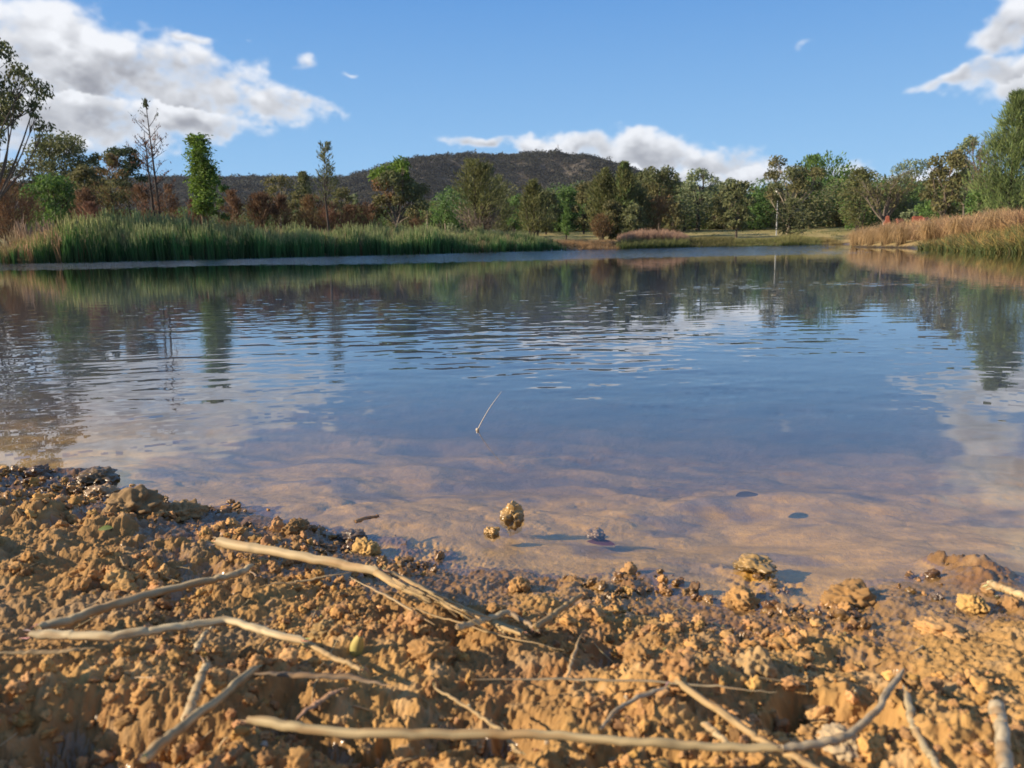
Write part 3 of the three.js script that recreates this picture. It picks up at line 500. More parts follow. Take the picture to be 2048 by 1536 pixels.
for (const [label, px, top, hw, pal, d, dense] of shrubs) tree({ name: 'dead_shrub', label, px, top, d, hw, bottom: 472, kind: 'dome', pal, bark: 'brown', stems: 5, dense: dense * 0.95, leaf: 9, thin: 0.07, way: 'up', rise: 0.9, spread: 0.16, inner: 0.5, low: 0.7, solid: 1 });
tree({ name: 'gum_tree', label: 'flat spreading pale limbed gum in front of the low left ridge', px: 566, top: 346, d: 84, hw: 40, bottom: 425, kind: 'clump', pal: 'olive', bark: 'pale', n: 12, dense: 0.75, leaf: 6, flat: 0.6 });
tree({ name: 'wattle_tree', label: 'small dense dark green tree left of the sparse pine', px: 616, top: 344, d: 70, hw: 20, bottom: 430, kind: 'oval', pal: 'gum', bark: 'dark', dense: 1.5, leaf: 6, thin: 0.22, way: 'any' });
tree({ name: 'wattle_tree', label: 'soft olive bush under the small dense dark green tree', px: 606, top: 380, d: 66, hw: 26, bottom: 450, kind: 'clump', pal: 'olive', bark: 'dark', n: 8, dense: 1.1, leaf: 6 });
tree({ name: 'sparse_pine_tree', label: 'thin sparse pine with tufted tip standing above the brown shrubs', px: 662, top: 286, d: 49, hw: 27, bottom: 402, kind: 'sparse', pal: 'gum', bark: 'dark', trunk: 3, dense: 0.50, leaf: 7, rise: 0.9, spread: 0.18, inner: 0.35, low: 0.9, tufts: 80 });
tree({ name: 'gum_tree', label: 'gum with bright green top puffs and pale forked trunk', px: 795, top: 317, d: 52, hw: 62, bottom: 430, kind: 'clump', pal: 'olive', bark: 'grey', trunk: 4.5, leaf: 7, dense: 1.15, gaps: -0.05, fork: 0.55, puffs: [[790, 334, 20, 'bright'], [806, 330, 18, 'bright'], [752, 348, 20, 'bright'], [770, 342, 16, 'bright'], [802, 350, 18, 'bright'], [785, 362, 26, 'gum'], [808, 372, 26, 'gum'], [764, 370, 20, 'rust'], [822, 385, 26, 'gum'], [842, 378, 16], [760, 400, 18], [838, 408, 20, 'gum'], [775, 395, 18, 'rust'], [762, 422, 18], [830, 425, 14], [800, 400, 16]] });
tree({ name: 'wattle_tree', label: 'small pale round bush left of the green topped gum', px: 711, top: 386, d: 74, hw: 16, bottom: 425, kind: 'clump', pal: 'pale', bark: 'dark', n: 6, dense: 1.2, leaf: 5 });
tree({ name: 'wattle_tree', label: 'dull olive bush under the sparse pine, behind the brown shrubs', px: 688, top: 374, d: 72, hw: 30, bottom: 440, kind: 'clump', pal: 'olive', bark: 'dark', n: 9, dense: 1.0, leaf: 6 });
tree({ name: 'sapling_tree', label: 'thin green sapling in front of the hill, left of the oval casuarina', px: 893, top: 402, d: 76, hw: 13, bottom: 446, kind: 'oval', pal: 'green', bark: 'pale', dense: 1.1, leaf: 5, trunk: 1.6, thin: 0.25, way: 'any' });
tree({ name: 'sapling_tree', label: 'slim pale stemmed sapling nearest the right of the green topped gum', px: 856, top: 410, d: 78, hw: 10, bottom: 440, kind: 'oval', pal: 'olive', bark: 'pale', dense: 0.9, leaf: 5, trunk: 1.6, thin: 0.25, way: 'any' });
tree({ name: 'green_shrub', label: 'fresh green low hedge like shrub left of the oval casuarina', px: 880, top: 414, d: 88, hw: 48, bottom: 458, kind: 'clump', pal: 'green', bark: 'dark', n: 14, dense: 1.3, leaf: 5, puff: 0.3 });
tree({ name: 'green_shrub', label: 'grey green bush at the foot of the hedge like shrub', px: 904, top: 446, d: 70, hw: 16, bottom: 466, kind: 'clump', pal: 'pale', bark: 'dark', n: 6, dense: 1.4, leaf: 5 });
tree({ name: 'casuarina_tree', label: 'large oval brown green casuarina standing in the reeds', px: 956, top: 320, d: 58, hw: 50, bottom: 458, kind: 'oval', pal: 'casu', foot: 'twig', footTo: 0.3, bark: 'dark', trunk: 4, dense: 1.35, leaf: 9, thin: 0.09, way: 'up', rise: 0.8, spread: 0.24 });
tree({ name: 'casuarina_tree', label: 'darker casuarina half hidden behind the large oval one', px: 1002, top: 352, d: 76, hw: 30, bottom: 458, kind: 'oval', pal: 'gum', bark: 'dark', dense: 1.3, leaf: 7, thin: 0.11, rise: 0.7 });
// ── centre ──
tree({ name: 'casuarina_tree', label: 'pointed multi stemmed casuarina left of the small cone bush', px: 1068, top: 360, d: 66, hw: 44, bottom: 458, kind: 'cone', pal: 'casu', bark: 'dark', stems: 4, trunk: 4, dense: 1.5, leaf: 8, thin: 0.11, rise: 0.9, low: 0.75 });
tree({ name: 'wattle_tree', label: 'bright leafy bush left of the multi stemmed casuarina', px: 1030, top: 388, d: 84, hw: 26, bottom: 455, kind: 'clump', pal: 'green', bark: 'dark', n: 9, dense: 1.2, leaf: 6 });
tree({ name: 'conifer_shrub', label: 'small blue green cone shaped bush alone on the meadow', px: 1134, top: 418, d: 64, hw: 14, bottom: 468, kind: 'cone', pal: 'green', bark: 'dark', dense: 2.2, leaf: 6, thin: 0.14, rise: 0.9 });
tree({ name: 'green_tree', label: 'fresh green tree between the multi stemmed casuarina and the middle thicket', px: 1140, top: 374, d: 104, hw: 34, bottom: 455, kind: 'clump', pal: 'green', bark: 'dark', n: 12, dense: 1.62, leaf: 5 });
tree({ name: 'gum_tree', label: 'olive gum at the left end of the middle thicket', px: 1168, top: 362, d: 92, hw: 28, bottom: 455, kind: 'clump', pal: 'olive', bark: 'dark', n: 11, dense: 1.62, leaf: 6 });
tree({ name: 'casuarina_tree', label: 'green casuarina forming the left side of the middle thicket', px: 1206, top: 340, d: 72, hw: 32, bottom: 470, kind: 'oval', pal: 'casu', foot: 'rust', footTo: 0.25, bark: 'dark', dense: 1.89, leaf: 8, thin: 0.11, rise: 0.7 });
tree({ name: 'casuarina_tree', label: 'tallest green spired casuarina of the middle thicket', px: 1248, top: 328, d: 71, hw: 38, bottom: 472, kind: 'cone', pal: 'casu', tip: 'conifer', tipShare: 0.3, bark: 'dark', dense: 2.16, leaf: 8, thin: 0.12, rise: 0.7, stems: 2, low: 0.7 });
tree({ name: 'casuarina_tree', label: 'dark casuarina inside the right half of the middle thicket', px: 1276, top: 366, d: 73, hw: 30, bottom: 472, kind: 'oval', pal: 'gum', bark: 'dark', dense: 1.89, leaf: 8, thin: 0.11, rise: 0.7 });
tree({ name: 'gum_tree', label: 'feathery grey gum over brown undergrowth right of the middle thicket', px: 1316, top: 332, d: 78, hw: 42, bottom: 420, kind: 'clump', pal: 'olive', tip: 'gum', bark: 'grey', n: 14, dense: 1.49, leaf: 6 });
tree({ name: 'dead_shrub', label: 'brown dead undergrowth below the feathery grey gum', px: 1312, top: 396, d: 74, hw: 32, bottom: 474, kind: 'fan', pal: 'rust', bark: 'brown', stems: 6, dense: 0.9, leaf: 9, thin: 0.08, rise: 0.9, spread: 0.2, solid: 1 });
tree({ name: 'dead_shrub', label: 'rusty dry bush at the left foot of the middle thicket', px: 1200, top: 430, d: 69, hw: 22, bottom: 474, kind: 'dome', pal: 'rust', bark: 'brown', stems: 5, dense: 1.35, leaf: 8, thin: 0.08, rise: 0.9, spread: 0.2, solid: 1 });
tree({ name: 'wattle_tree', label: 'dark brownish bush right of the dead undergrowth', px: 1345, top: 405, d: 77, hw: 26, bottom: 470, kind: 'clump', pal: 'olive', bark: 'dark', n: 9, dense: 1.2, leaf: 6 });
tree({ name: 'gum_tree', label: 'pale leaved gum with dark curved trunk on the meadow edge', px: 1394, top: 336, d: 102, hw: 40, bottom: 410, kind: 'clump', pal: 'pale', bark: 'dark', trunk: 4, n: 13, dense: 0.9, leaf: 6, fork: 0.8 });
tree({ name: 'gum_tree', label: 'lacy grey gum just left of the pale leaved gum', px: 1352, top: 345, d: 108, hw: 22, bottom: 420, kind: 'clump', pal: 'gum', bark: 'grey', n: 8, dense: 0.6, leaf: 6 });
tree({ name: 'gum_tree', label: 'pale sprigged gum behind the lone meadow gum', px: 1448, top: 356, d: 108, hw: 26, bottom: 440, kind: 'clump', pal: 'pale', bark: 'dark', n: 9, dense: 0.8, leaf: 6 });
tree({ name: 'gum_tree', label: 'lone rounded gum with bare lower trunk standing on the meadow', px: 1472, top: 362, d: 72, hw: 37, bottom: 456, kind: 'clump', pal: 'gum', bark: 'grey', trunk: 2.6, n: 15, dense: 1.1, leaf: 7, puff: 0.38 });
// ── right ──
tree({ name: 'gum_tree', label: 'big white limbed gum with brown green crown on the right meadow', px: 1576, top: 308, d: 76, hw: 60, bottom: 420, kind: 'clump', pal: 'olive', bark: 'pale', trunk: 5, leaf: 6, dense: 0.85, fork: 0.35, puffs: [[1560, 322, 18], [1548, 348, 16], [1575, 350, 22, 'gum'], [1604, 345, 20], [1620, 350, 18], [1550, 372, 16, 'gum'], [1590, 372, 22], [1630, 372, 15, 'gum'], [1565, 395, 18, 'gum'], [1612, 395, 18, 'gum'], [1540, 390, 12]] });
tree({ name: 'wattle_tree', label: 'dense dark bush under the big white limbed gum', px: 1580, top: 396, d: 72, hw: 34, bottom: 470, kind: 'oval', pal: 'gum', bark: 'dark', dense: 1.6, leaf: 7, thin: 0.14, way: 'any', stems: 3 });
tree({ name: 'poplar_tree', label: 'bright green poplar with upright sprigs right of the white limbed gum', px: 1646, top: 308, d: 112, hw: 52, bottom: 452, kind: 'fan', pal: 'green', tip: 'bright', tipShare: 0.25, bark: 'dark', stems: 4, dense: 1.5, leaf: 6, thin: 0.24, way: 'up', rise: 1.2, spread: 0.2, low: 0.8 });
tree({ name: 'poplar_tree', label: 'smaller poplar behind, between the white limbed gum and the bright poplar', px: 1612, top: 312, d: 118, hw: 26, bottom: 450, kind: 'fan', pal: 'green', bark: 'dark', stems: 3, dense: 1.2, leaf: 6, thin: 0.24, way: 'up', rise: 1.2, spread: 0.2 });
tree({ name: 'green_tree', label: 'leafy green tree left of the white limbed gum, on the meadow edge', px: 1524, top: 372, d: 116, hw: 34, bottom: 455, kind: 'clump', pal: 'green', bark: 'dark', n: 12, dense: 1.3, leaf: 5 });
tree({ name: 'wattle_tree', label: 'dull green rounded tree right of the bright poplar', px: 1716, top: 336, d: 84, hw: 42, bottom: 448, kind: 'oval', pal: 'casu', bark: 'dark', dense: 1.2, leaf: 7, thin: 0.15, stems: 3, way: 'any' });
bare({ name: 'bare_tree', label: 'half bare grey branching tree above the orange barriers', px: 1770, top: 326, d: 62, hw: 74, trunk: 4.2, fork: 0.30, limbs: 9, bark: 'grey', pal: 'olive', leaves: 1700, leaf: 6 });
tree({ name: 'gum_tree', label: 'pale sprigged tree behind the half bare tree', px: 1812, top: 318, d: 104, hw: 50, bottom: 440, kind: 'clump', pal: 'pale', bark: 'dark', n: 15, dense: 0.9, leaf: 5 });
tree({ name: 'gum_tree', label: 'brown grey gum with ragged crown left of the great casuarina', px: 1884, top: 302, d: 46, hw: 46, bottom: 425, kind: 'clump', pal: 'olive', bark: 'grey', trunk: 4, n: 15, dense: 0.8, leaf: 8, fork: 0.6 });
tree({ name: 'gum_tree', label: 'green leafed tree top showing behind the ragged gum', px: 1922, top: 272, d: 92, hw: 36, bottom: 400, kind: 'clump', pal: 'pale', bark: 'grey', n: 12, dense: 0.9, leaf: 6 });
bare({ name: 'bare_tree', label: 'bare twiggy tree close behind the left of the great casuarina', px: 1952, top: 268, d: 56, hw: 56, trunk: 4.2, fork: 0.32, limbs: 9, bark: 'brown', pal: 'twig', leaves: 500, leaf: 5 });
tree({ name: 'casuarina_tree', label: 'great feathery casuarina at the right edge, the tallest on that bank', px: 2018, top: 190, d: 30, hw: 104, bottom: 432, kind: 'cone', pal: 'conifer', bark: 'dark', trunk: 5, dense: 2.6, leaf: 14, thin: 0.055, cap: 16000, way: 'up', rise: 0.55, spread: 0.22, low: 0.72, inner: 0.5, tufts: 130 });
tree({ name: 'green_shrub', label: 'soft green bush at the left foot of the great casuarina', px: 1950, top: 378, d: 40, hw: 32, bottom: 428, kind: 'clump', pal: 'green', bark: 'dark', n: 10, dense: 1.2, leaf: 7 });
tree({ name: 'green_shrub', label: 'small grey bush behind the orange barriers', px: 1812, top: 420, d: 60, hw: 16, bottom: 446, kind: 'clump', pal: 'pale', bark: 'dark', n: 7, dense: 1.3, leaf: 6 });
tree({ name: 'casuarina_tree', label: 'casuarina just out of the right of the frame', px: 2190, top: 240, d: 30, hw: 80, bottom: 420, kind: 'cone', pal: 'conifer', bark: 'dark', trunk: 5, dense: 0.5, leaf: 15, thin: 0.06, rise: 0.55, spread: 0.22, low: 0.72 });

tree({ name: 'green_shrub', label: 'dark bush filling the foot of the middle thicket', px: 1262, top: 408, d: 69, hw: 34, bottom: 476, kind: 'clump', pal: 'gum', bark: 'dark', n: 12, dense: 2.03, leaf: 6 });
tree({ name: 'green_shrub', label: 'olive bush between the spired casuarina and the rusty dry bush', px: 1222, top: 400, d: 70, hw: 28, bottom: 476, kind: 'clump', pal: 'olive', bark: 'dark', n: 11, dense: 1.5, leaf: 6 });
tree({ name: 'gum_tree', label: 'full olive gum crown at the back of the middle thicket', px: 1290, top: 344, d: 84, hw: 38, bottom: 440, kind: 'clump', pal: 'gum', bark: 'dark', n: 14, dense: 1.89, leaf: 6 });
tree({ name: 'green_tree', label: 'rounded green tree behind the pointed multi stemmed casuarina', px: 1092, top: 378, d: 92, hw: 34, bottom: 460, kind: 'clump', pal: 'gum', bark: 'dark', n: 12, dense: 1.3, leaf: 6 });
tree({ name: 'green_tree', label: 'mid green tree behind the lone meadow gum, to its right', px: 1506, top: 384, d: 100, hw: 30, bottom: 458, kind: 'clump', pal: 'green', bark: 'dark', n: 12, dense: 1.4, leaf: 6 });
tree({ name: 'green_tree', label: 'dark leafy tree between the pale leaved gum and the lone meadow gum', px: 1428, top: 392, d: 106, hw: 34, bottom: 458, kind: 'clump', pal: 'gum', bark: 'dark', n: 12, dense: 1.4, leaf: 6 });
tree({ name: 'green_shrub', label: 'leafy green undergrowth left of the orange barriers', px: 1712, top: 398, d: 88, hw: 44, bottom: 456, kind: 'clump', pal: 'green', bark: 'dark', n: 14, dense: 1.4, leaf: 6 });
tree({ name: 'green_shrub', label: 'shaded green undergrowth under the half bare tree', px: 1790, top: 396, d: 86, hw: 42, bottom: 452, kind: 'clump', pal: 'gum', bark: 'dark', n: 14, dense: 1.4, leaf: 6 });
tree({ name: 'green_shrub', label: 'green undergrowth right of the orange barriers', px: 1868, top: 392, d: 74, hw: 40, bottom: 448, kind: 'clump', pal: 'green', bark: 'dark', n: 13, dense: 1.4, leaf: 6 });

// the wood behind the meadow, which reads as one dark mass
{
  seed = 777; const variants = [];
  for (let v = 0; v < 4; v++) {
    const b = new GB();
    for (let k = 0; k < 1900; k++) { const a = rnd() * 6.283, u = rr(-1, 1), q = Math.pow(rnd(), 0.4), s = Math.sqrt(1 - u * u) * q, x = Math.cos(a) * s * 0.46, y = 0.50 + u * q * 0.50, z = Math.sin(a) * s * 0.46; if (fbm3(x * 6 + v * 9, y * 6, z * 6, 2, 5) < -0.2) continue; spray(b, x, y, z, Math.cos(a), Math.sin(a), rr(0.035, 0.07), 0.014, vary([1, 1, 1], 0.35), 'any'); }
    b.tube([V3(0, -0.02, 0), V3(0.02, 0.6, 0)], [0.03, 0.012], 5, [0.9, 0.7, 0.6]); variants.push(b.build());
  }
  const spots = [[], [], [], []], m4 = new THREE.Matrix4(), qt = new THREE.Quaternion();
  for (let k = 0; k < 520; k++) {
    const d = rr(96, 165), px = rr(-700, 2700), p = at(px, 480, d), hpx = px < 900 ? rr(40, 70) : rr(70, 105), h = hpx * d / F; if (px > 880 && px < 1130 && rnd() < 0.35) continue; if (d < 118 && rnd() < 0.4) continue;
    qt.setFromAxisAngle(V3(0, 1, 0), rr(0, 6.28)); m4.compose(V3(p.x, ground(p.x, p.z, false) - 0.1, p.z), qt, V3(h * rr(0.9, 1.5), h, h * rr(0.9, 1.5)));
    const c = pick(rnd() < 0.5 ? PAL.green : rnd() < 0.6 ? PAL.gum : PAL.olive); spots[k % 4].push([m4.clone(), new THREE.Color(...c)]);
  }
  spots.forEach((l, v) => { const im = new THREE.InstancedMesh(variants[v], M.leaf, l.length); l.forEach(([m, c], i) => { im.setMatrixAt(i, m); im.setColorAt(i, c); }); im.name = numbered('woodland_belt'); im.castShadow = im.receiveShadow = true; im.userData = { label: ['dark green wood behind the meadow, seen between the nearer trees', 'olive crowns mixed into the wood behind the meadow', 'shaded crowns along the back of the meadow wood', 'low crowns filling the meadow wood'][v], category: 'woodland', kind: 'stuff' }; scene.add(im); });
}

// ───────────────────────── reeds and grasses ─────────────────────────
function bladeClump(n, wide, bendy, low, mid, tip, heads = 0, segs = 4, tipFrom = 0.55) {
  const b = new GB();
  for (let i = 0; i < n; i++) {
    const a = rnd() * 6.283, r = Math.sqrt(rnd()) * wide, h = rr(0.6, 1), th = rnd() * 6.283, bend = bendy * rr(0.2, 1.2), bx = Math.cos(a) * r, bz = Math.sin(a) * r, f = rr(0.8, 1.25), pts = [], wd = [], cs = [];
    for (let k = 0; k <= segs; k++) { const t = k / segs; pts.push([bx + Math.cos(th) * bend * t * t, h * (t - 0.35 * bend * t * t), bz + Math.sin(th) * bend * t * t]); wd.push(0.0105 * (1 - 0.85 * t * t) + 0.001); const c = t < tipFrom ? mix3(low, mid, t / tipFrom) : mix3(mid, tip, (t - tipFrom) / (1 - tipFrom)); cs.push(c.map((q) => q * f)); }
    const w = rnd() * 6.283; b.strip(pts, wd, cs, [Math.cos(w), 0, Math.sin(w)]);
    if (rnd() < heads) { const t = pts[segs]; b.tube([V3(t[0], t[1] - 0.10, t[2]), V3(t[0] + rr(-.02, .02), t[1] + 0.06, t[2])], [0.012, 0.006], 4, tip); }
  }
  return b.build();
}
function scatter(name, label, category, geos, list, mat = M.blade) {
  const per = geos.map(() => []); list.forEach((q, i) => per[i % geos.length].push(q));
  const m4 = new THREE.Matrix4(), qt = new THREE.Quaternion();
  per.forEach((l, v) => {
    if (!l.length) return;
    const im = new THREE.InstancedMesh(geos[v], mat, l.length);
    l.forEach(([x, y, z, w, h, c], i) => { qt.setFromEuler(new THREE.Euler(rr(-0.07, 0.07), rr(0, 6.28), rr(-0.07, 0.07))); m4.compose(V3(x, y, z), qt, V3(w, h, w)); im.setMatrixAt(i, m4); im.setColorAt(i, new THREE.Color(...c)); });
    im.name = numbered(name); im.castShadow = im.receiveShadow = true; im.userData = { label: Array.isArray(label) ? label[v] : label, category, kind: 'stuff' }; scene.add(im);
  });
}
const along = (pts) => { const L = [0]; for (let i = 1; i < pts.length; i++) L.push(L[i - 1] + Math.hypot(pts[i][0] - pts[i - 1][0], pts[i][1] - pts[i - 1][1])); return (t) => { const d = t * L[L.length - 1]; let i = 1; while (i < L.length - 1 && L[i] < d) i++; const f = (d - L[i - 1]) / (L[i] - L[i - 1]), ex = pts[i][0] - pts[i - 1][0], ez = pts[i][1] - pts[i - 1][1], l = Math.hypot(ex, ez); return { x: lerp(pts[i - 1][0], pts[i][0], f), z: lerp(pts[i - 1][1], pts[i][1], f), nx: ez / l, nz: -ex / l }; }; };
const pxOf = (x, z) => 1024 + x / -z * F;
{
  seed = 31337;
  const green = [0, 1, 2].map((i) => bladeClump(15, 0.11, 0.10, [0.026, 0.074, 0.022], [0.055, 0.150, 0.040], [0.27, 0.29, 0.12], 0.25, 4, i < 2 ? 0.78 : 0.9));
  const plume = [0, 1].map(() => bladeClump(13, 0.13, 0.16, [0.12, 0.10, 0.045], [0.27, 0.195, 0.11], [0.45, 0.345, 0.23], 0.3));
  const low = [0, 1].map(() => bladeClump(16, 0.22, 0.30, [0.05, 0.075, 0.02], [0.13, 0.15, 0.045], [0.30, 0.26, 0.11]));
  const straw = [0, 1].map(() => bladeClump(18, 0.25, 0.45, [0.16, 0.10, 0.05], [0.34, 0.23, 0.11], [0.50, 0.36, 0.19]));
  // left bed: the shoreline from the far left to the end of the bed at the middle
  const left = along([[-36, -27.5], [-28, -29], [-22, -31.2], [-17, -33.2], [-12, -37.5], [-6, -43.5], [0, -49], [3.6, -53.6]]), A = [], B = [];
  for (let k = 0; k < 5600; k++) {
    const t = rnd(), q = left(t), depth = rr(-0.6, 5.0) * (t > 0.93 ? 0.6 : 1), x = q.x + q.nx * depth, z = q.z + q.nz * depth; const s = pondDistance(x, z); if (s < -0.9) continue;
    const px = pxOf(x, z), y = Math.min(0.05, 0) + (s > 0 ? lie(x, z, s) * 0.8 : -0.05);
    let h = lerp(1.75, 1.30, sstep(100, 700, px)) * lerp(1, 0.62, sstep(820, 1140, px)) * (0.90 + 0.55 * fbm2(x * 0.6, z * 0.6, 3, 3)) * rr(0.75, 1.15);
    if (px < 150) h *= lerp(0.32, 1, sstep(10, 230, px)); h *= 1 + 0.08 * Math.exp(-(((px - 235) / 90) ** 2));
    const f = rr(0.65, 1.6);
    (px < 190 && rnd() < sstep(190, 50, px) * 0.32 ? B : A).push([x, y, z, 1.55 * h / 1.5, h, px < 260 ? [f * lerp(1.25, 1, sstep(60, 260, px)), f, f * 0.9] : [f, f, f]]);
  }
  for (let k = 0; k < 320; k++) { const q = left(rr(0.3, 0.97)), dp = rr(-0.3, 3.5), x = q.x + q.nx * dp, z = q.z + q.nz * dp, s = pondDistance(x, z), f = rr(0.6, 1.1); if (s > -0.6) B.push([x, s > 0 ? lie(x, z, s) * .8 : -0.05, z, 1.0, rr(0.7, 1.4) * lerp(1, 0.7, sstep(-6, 3, x)), [f, f * 1.0, f * 0.85]]); }
  for (let k = 0; k < 200; k++) { const t = rr(0.18, 0.42), q = left(t), dp = rr(3.0, 6.5), x = q.x + q.nx * dp, z = q.z + q.nz * dp, px = pxOf(x, z); if (px < 60 || px > 330) continue; const s = pondDistance(x, z), f = rr(0.7, 1.2); B.push([x, s > 0 ? lie(x, z, s) * .8 : 0, z, 1.6, rr(1.3, 1.85), [f, f * 0.92, f * 0.95]]); }
  scatter('reed_bed', ['tall green cattail reeds along the far left bank', 'pale tipped cattail reeds mixed along the far left bank', 'dark green cattail reeds mixed along the far left bank'], 'reeds', green, A);
  scatter('plume_grass', ['pinkish dry plume grass at the left end of the reed bed', 'brown dry plume grass behind the left end of the reed bed'], 'grass', plume, B);
  // far bank, middle: dry rough bank, pink tufted reeds, dark low reeds
  const mid = along([[3.6, -53.6], [8, -58.5], [13, -61], [20, -63], [27, -63.5]]), C = [], D = [], E = [];
  for (let k = 0; k < 3400; k++) {
    const q = mid(rnd()), dp = rr(-0.5, 4.5), x = q.x + q.nx * dp, z = q.z + q.nz * dp, px = pxOf(x, z), s = pondDistance(x, z), y = s > 0 ? lie(x, z, s) : -0.05, f = rr(0.7, 1.25);
    if (px < 1240) { if (rnd() < 0.5) C.push([x, y, z, 0.7, rr(0.2, 0.5), [f, f * 0.9, f * 0.85]]); }
    else if (px < 1375) { const b = rnd(); if (dp > 0.6) D.push([x, y, z, 1.1, rr(0.9, 1.25) * Math.sqrt(Math.max(0.2, 1 - ((px - 1305) / 80) ** 2)), [f, f * 0.86, f * 0.9]]); else E.push([x, y, z, 1.1, rr(0.5, 0.85), [f * 0.8, f * 0.9, f * 0.8]]); }
    else if (px < 1465) E.push([x, y, z, 1.0, rr(0.2, 0.5), [f * 0.8, f * 0.75, f * 0.7]]);
    else if (px < 1640) E.push([x, y, z, 1.0, rr(0.15, 0.34) + 0.4 * Math.exp(-(((px - 1580) / 30) ** 2)), [f * 1.1, f * 1.1, f]]);
    else C.push([x, y, z, 0.8, rr(0.2, 0.45), [f * 0.8, f * 0.9, f * 0.7]]);
  }
  scatter('dry_grass', ['straw coloured rough grass on the bare middle bank', 'tufts of rough straw grass low on the far bank'], 'grass', straw, C);
  scatter('pink_reeds', ['pinkish tan seeding reeds below the middle thicket', 'brown seeding reeds below the middle thicket'], 'reeds', plume, D);
  scatter('low_reeds', ['low dark green reeds along the middle of the far bank', 'low olive reeds along the middle of the far bank'], 'reeds', low, E);
  // meadow tufts
  const G = []; for (let k = 0; k < 5200; k++) { const px = rr(-100, 2100), d = rr(58, 118), p = at(px, 470, d), s = pondDistance(p.x, p.z); if (s < 1.5) continue; const f = rr(0.7, 1.2); G.push([p.x, lie(p.x, p.z, s) - 0.02, p.z, rr(0.8, 1.6), rr(0.06, 0.18), [f, f, f * 0.9]]); }
  scatter('meadow_grass', ['short dry grass tufts across the meadow', 'greener grass tufts across the meadow'], 'grass', low, G);
  // right bank: brown grass mass on the bank, green rushes at the edge
  const right = along([[8.6, -10.5], [8.9, -13.6], [10.2, -17], [11.4, -20.5], [12.6, -25], [13.6, -30], [14.6, -33.5]]), I = [], J = [], K = [];
  for (let k = 0; k < 5200; k++) {
    const t = rnd(), q = right(t), dp = rr(0.9, 7), x = q.x - q.nx * dp, z = q.z - q.nz * dp, s = pondDistance(x, z); if (s < 0.5) continue; const px = pxOf(x, z), f = rr(0.65, 1.25), b = rnd();
    I.push([x, lie(x, z, s) - 0.03, z, rr(0.7, 1.1), rr(0.5, 0.85), b < 0.3 ? [f * 0.62, f * 0.48, f * 0.52] : [f, f * 0.92, f * 0.9]]);
  }
  for (let k = 0; k < 760; k++) { const t = Math.pow(rnd(), 1.9) * 0.46, q = right(t), dp = rr(-0.5, 0.55), x = q.x - q.nx * dp, z = q.z - q.nz * dp, s = pondDistance(x, z), f = rr(0.7, 1.3), near = 1 - t / 0.50; J.push([x, s > 0 ? lie(x, z, s) * 0.8 : -0.05, z, rr(0.8, 1.0), rr(0.18, 0.36) + 0.30 * near * rnd(), rnd() < 0.35 ? [f * 2.1, f * 1.25, f * 1.3] : [f * 1.0, f * 0.9, f * 0.9]]); }
  scatter('bank_grass', ['dry straw grass covering the right bank', 'brownish dry grass mixed over the right bank'], 'grass', straw, I);
  scatter('green_rushes', ['green rushes standing at the edge of the right bank', 'bright green rushes leaning at the edge of the right bank', 'dark rushes at the foot of the right bank'], 'rushes', [0, 1, 2].map(() => bladeClump(15, 0.16, 0.32, [0.035, 0.05, 0.016], [0.085, 0.125, 0.032], [0.19, 0.19, 0.065])), J);
  // tussocks: each a fountain of dry blades
  const tuss = new GB(), T = thing('grass_tussock', 'leftmost straw tussock on the right bank, at the point', 'grass tussock', V3(0, 0, 0), 'straw tussocks leaning over the right bank');
  for (let i = 0; i < 620; i++) {
    const a = rnd() * 6.283, out = rr(0.15, 0.75) * (0.6 + 0.4 * Math.pow(rnd(), 0.5)), h = rr(0.5, 0.95), r0 = rr(0, 0.13), pts = [], wd = [], cs = [], f = rr(0.65, 1.2), drop = rr(0.7, 1.55);
    for (let k = 0; k <= 6; k++) { const t = k / 6, R = r0 + out * Math.pow(t, 1.5); pts.push([Math.cos(a) * R, h * (t * 1.55 - drop * t * t * t * 1.05), Math.sin(a) * R]); wd.push(0.006 * (1 - 0.8 * t)); cs.push(mix3([0.26, 0.17, 0.08], [0.52, 0.35, 0.17], t).map((q) => q * f)); }
    const w = a + Math.PI / 2; tuss.strip(pts, wd, cs, [Math.cos(w), 0, Math.sin(w)]);
  }
  part('blades', tuss.build(), M.blade, T);
  const core = new GB(); for (let i = 0; i < 70; i++) { const a = rnd() * 6.283, r = rr(0, 0.16); core.strip([[Math.cos(a) * r, -0.1, Math.sin(a) * r], [Math.cos(a) * r * 1.6, 0.35, Math.sin(a) * r * 1.6]], [0.012, 0.004], [[0.07, 0.05, 0.03], [0.14, 0.10, 0.05]], [Math.cos(a + 1.5), 0, Math.sin(a + 1.5)]); }
  part('dead_base', core.build(), M.blade, T);
  const names = ['second straw tussock from the point of the right bank', 'third straw tussock from the point of the right bank', 'fourth straw tussock along the right bank', 'fifth straw tussock along the right bank', 'straw tussock above the first green rushes', 'straw tussock half behind the green rushes', 'straw tussock deep among the green rushes', 'tussock high on the right bank behind the first row', 'tussock high on the right bank beneath the barriers', 'tussock high on the right bank toward the great casuarina', 'tussock on the crest at the right edge'];
  const where = [[1.0, 0.2, 1.0], [0.93, 0.3, 1.1], [0.85, 0.25, 1.0], [0.77, 0.35, 1.15], [0.69, 0.3, 1.0], [0.60, 0.5, 1.0], [0.50, 0.7, 1.0], [0.40, 0.9, 1.0], [0.90, 1.7, 1.1], [0.76, 1.9, 1.1], [0.58, 2.1, 1.1], [0.35, 2.2, 1.15]];
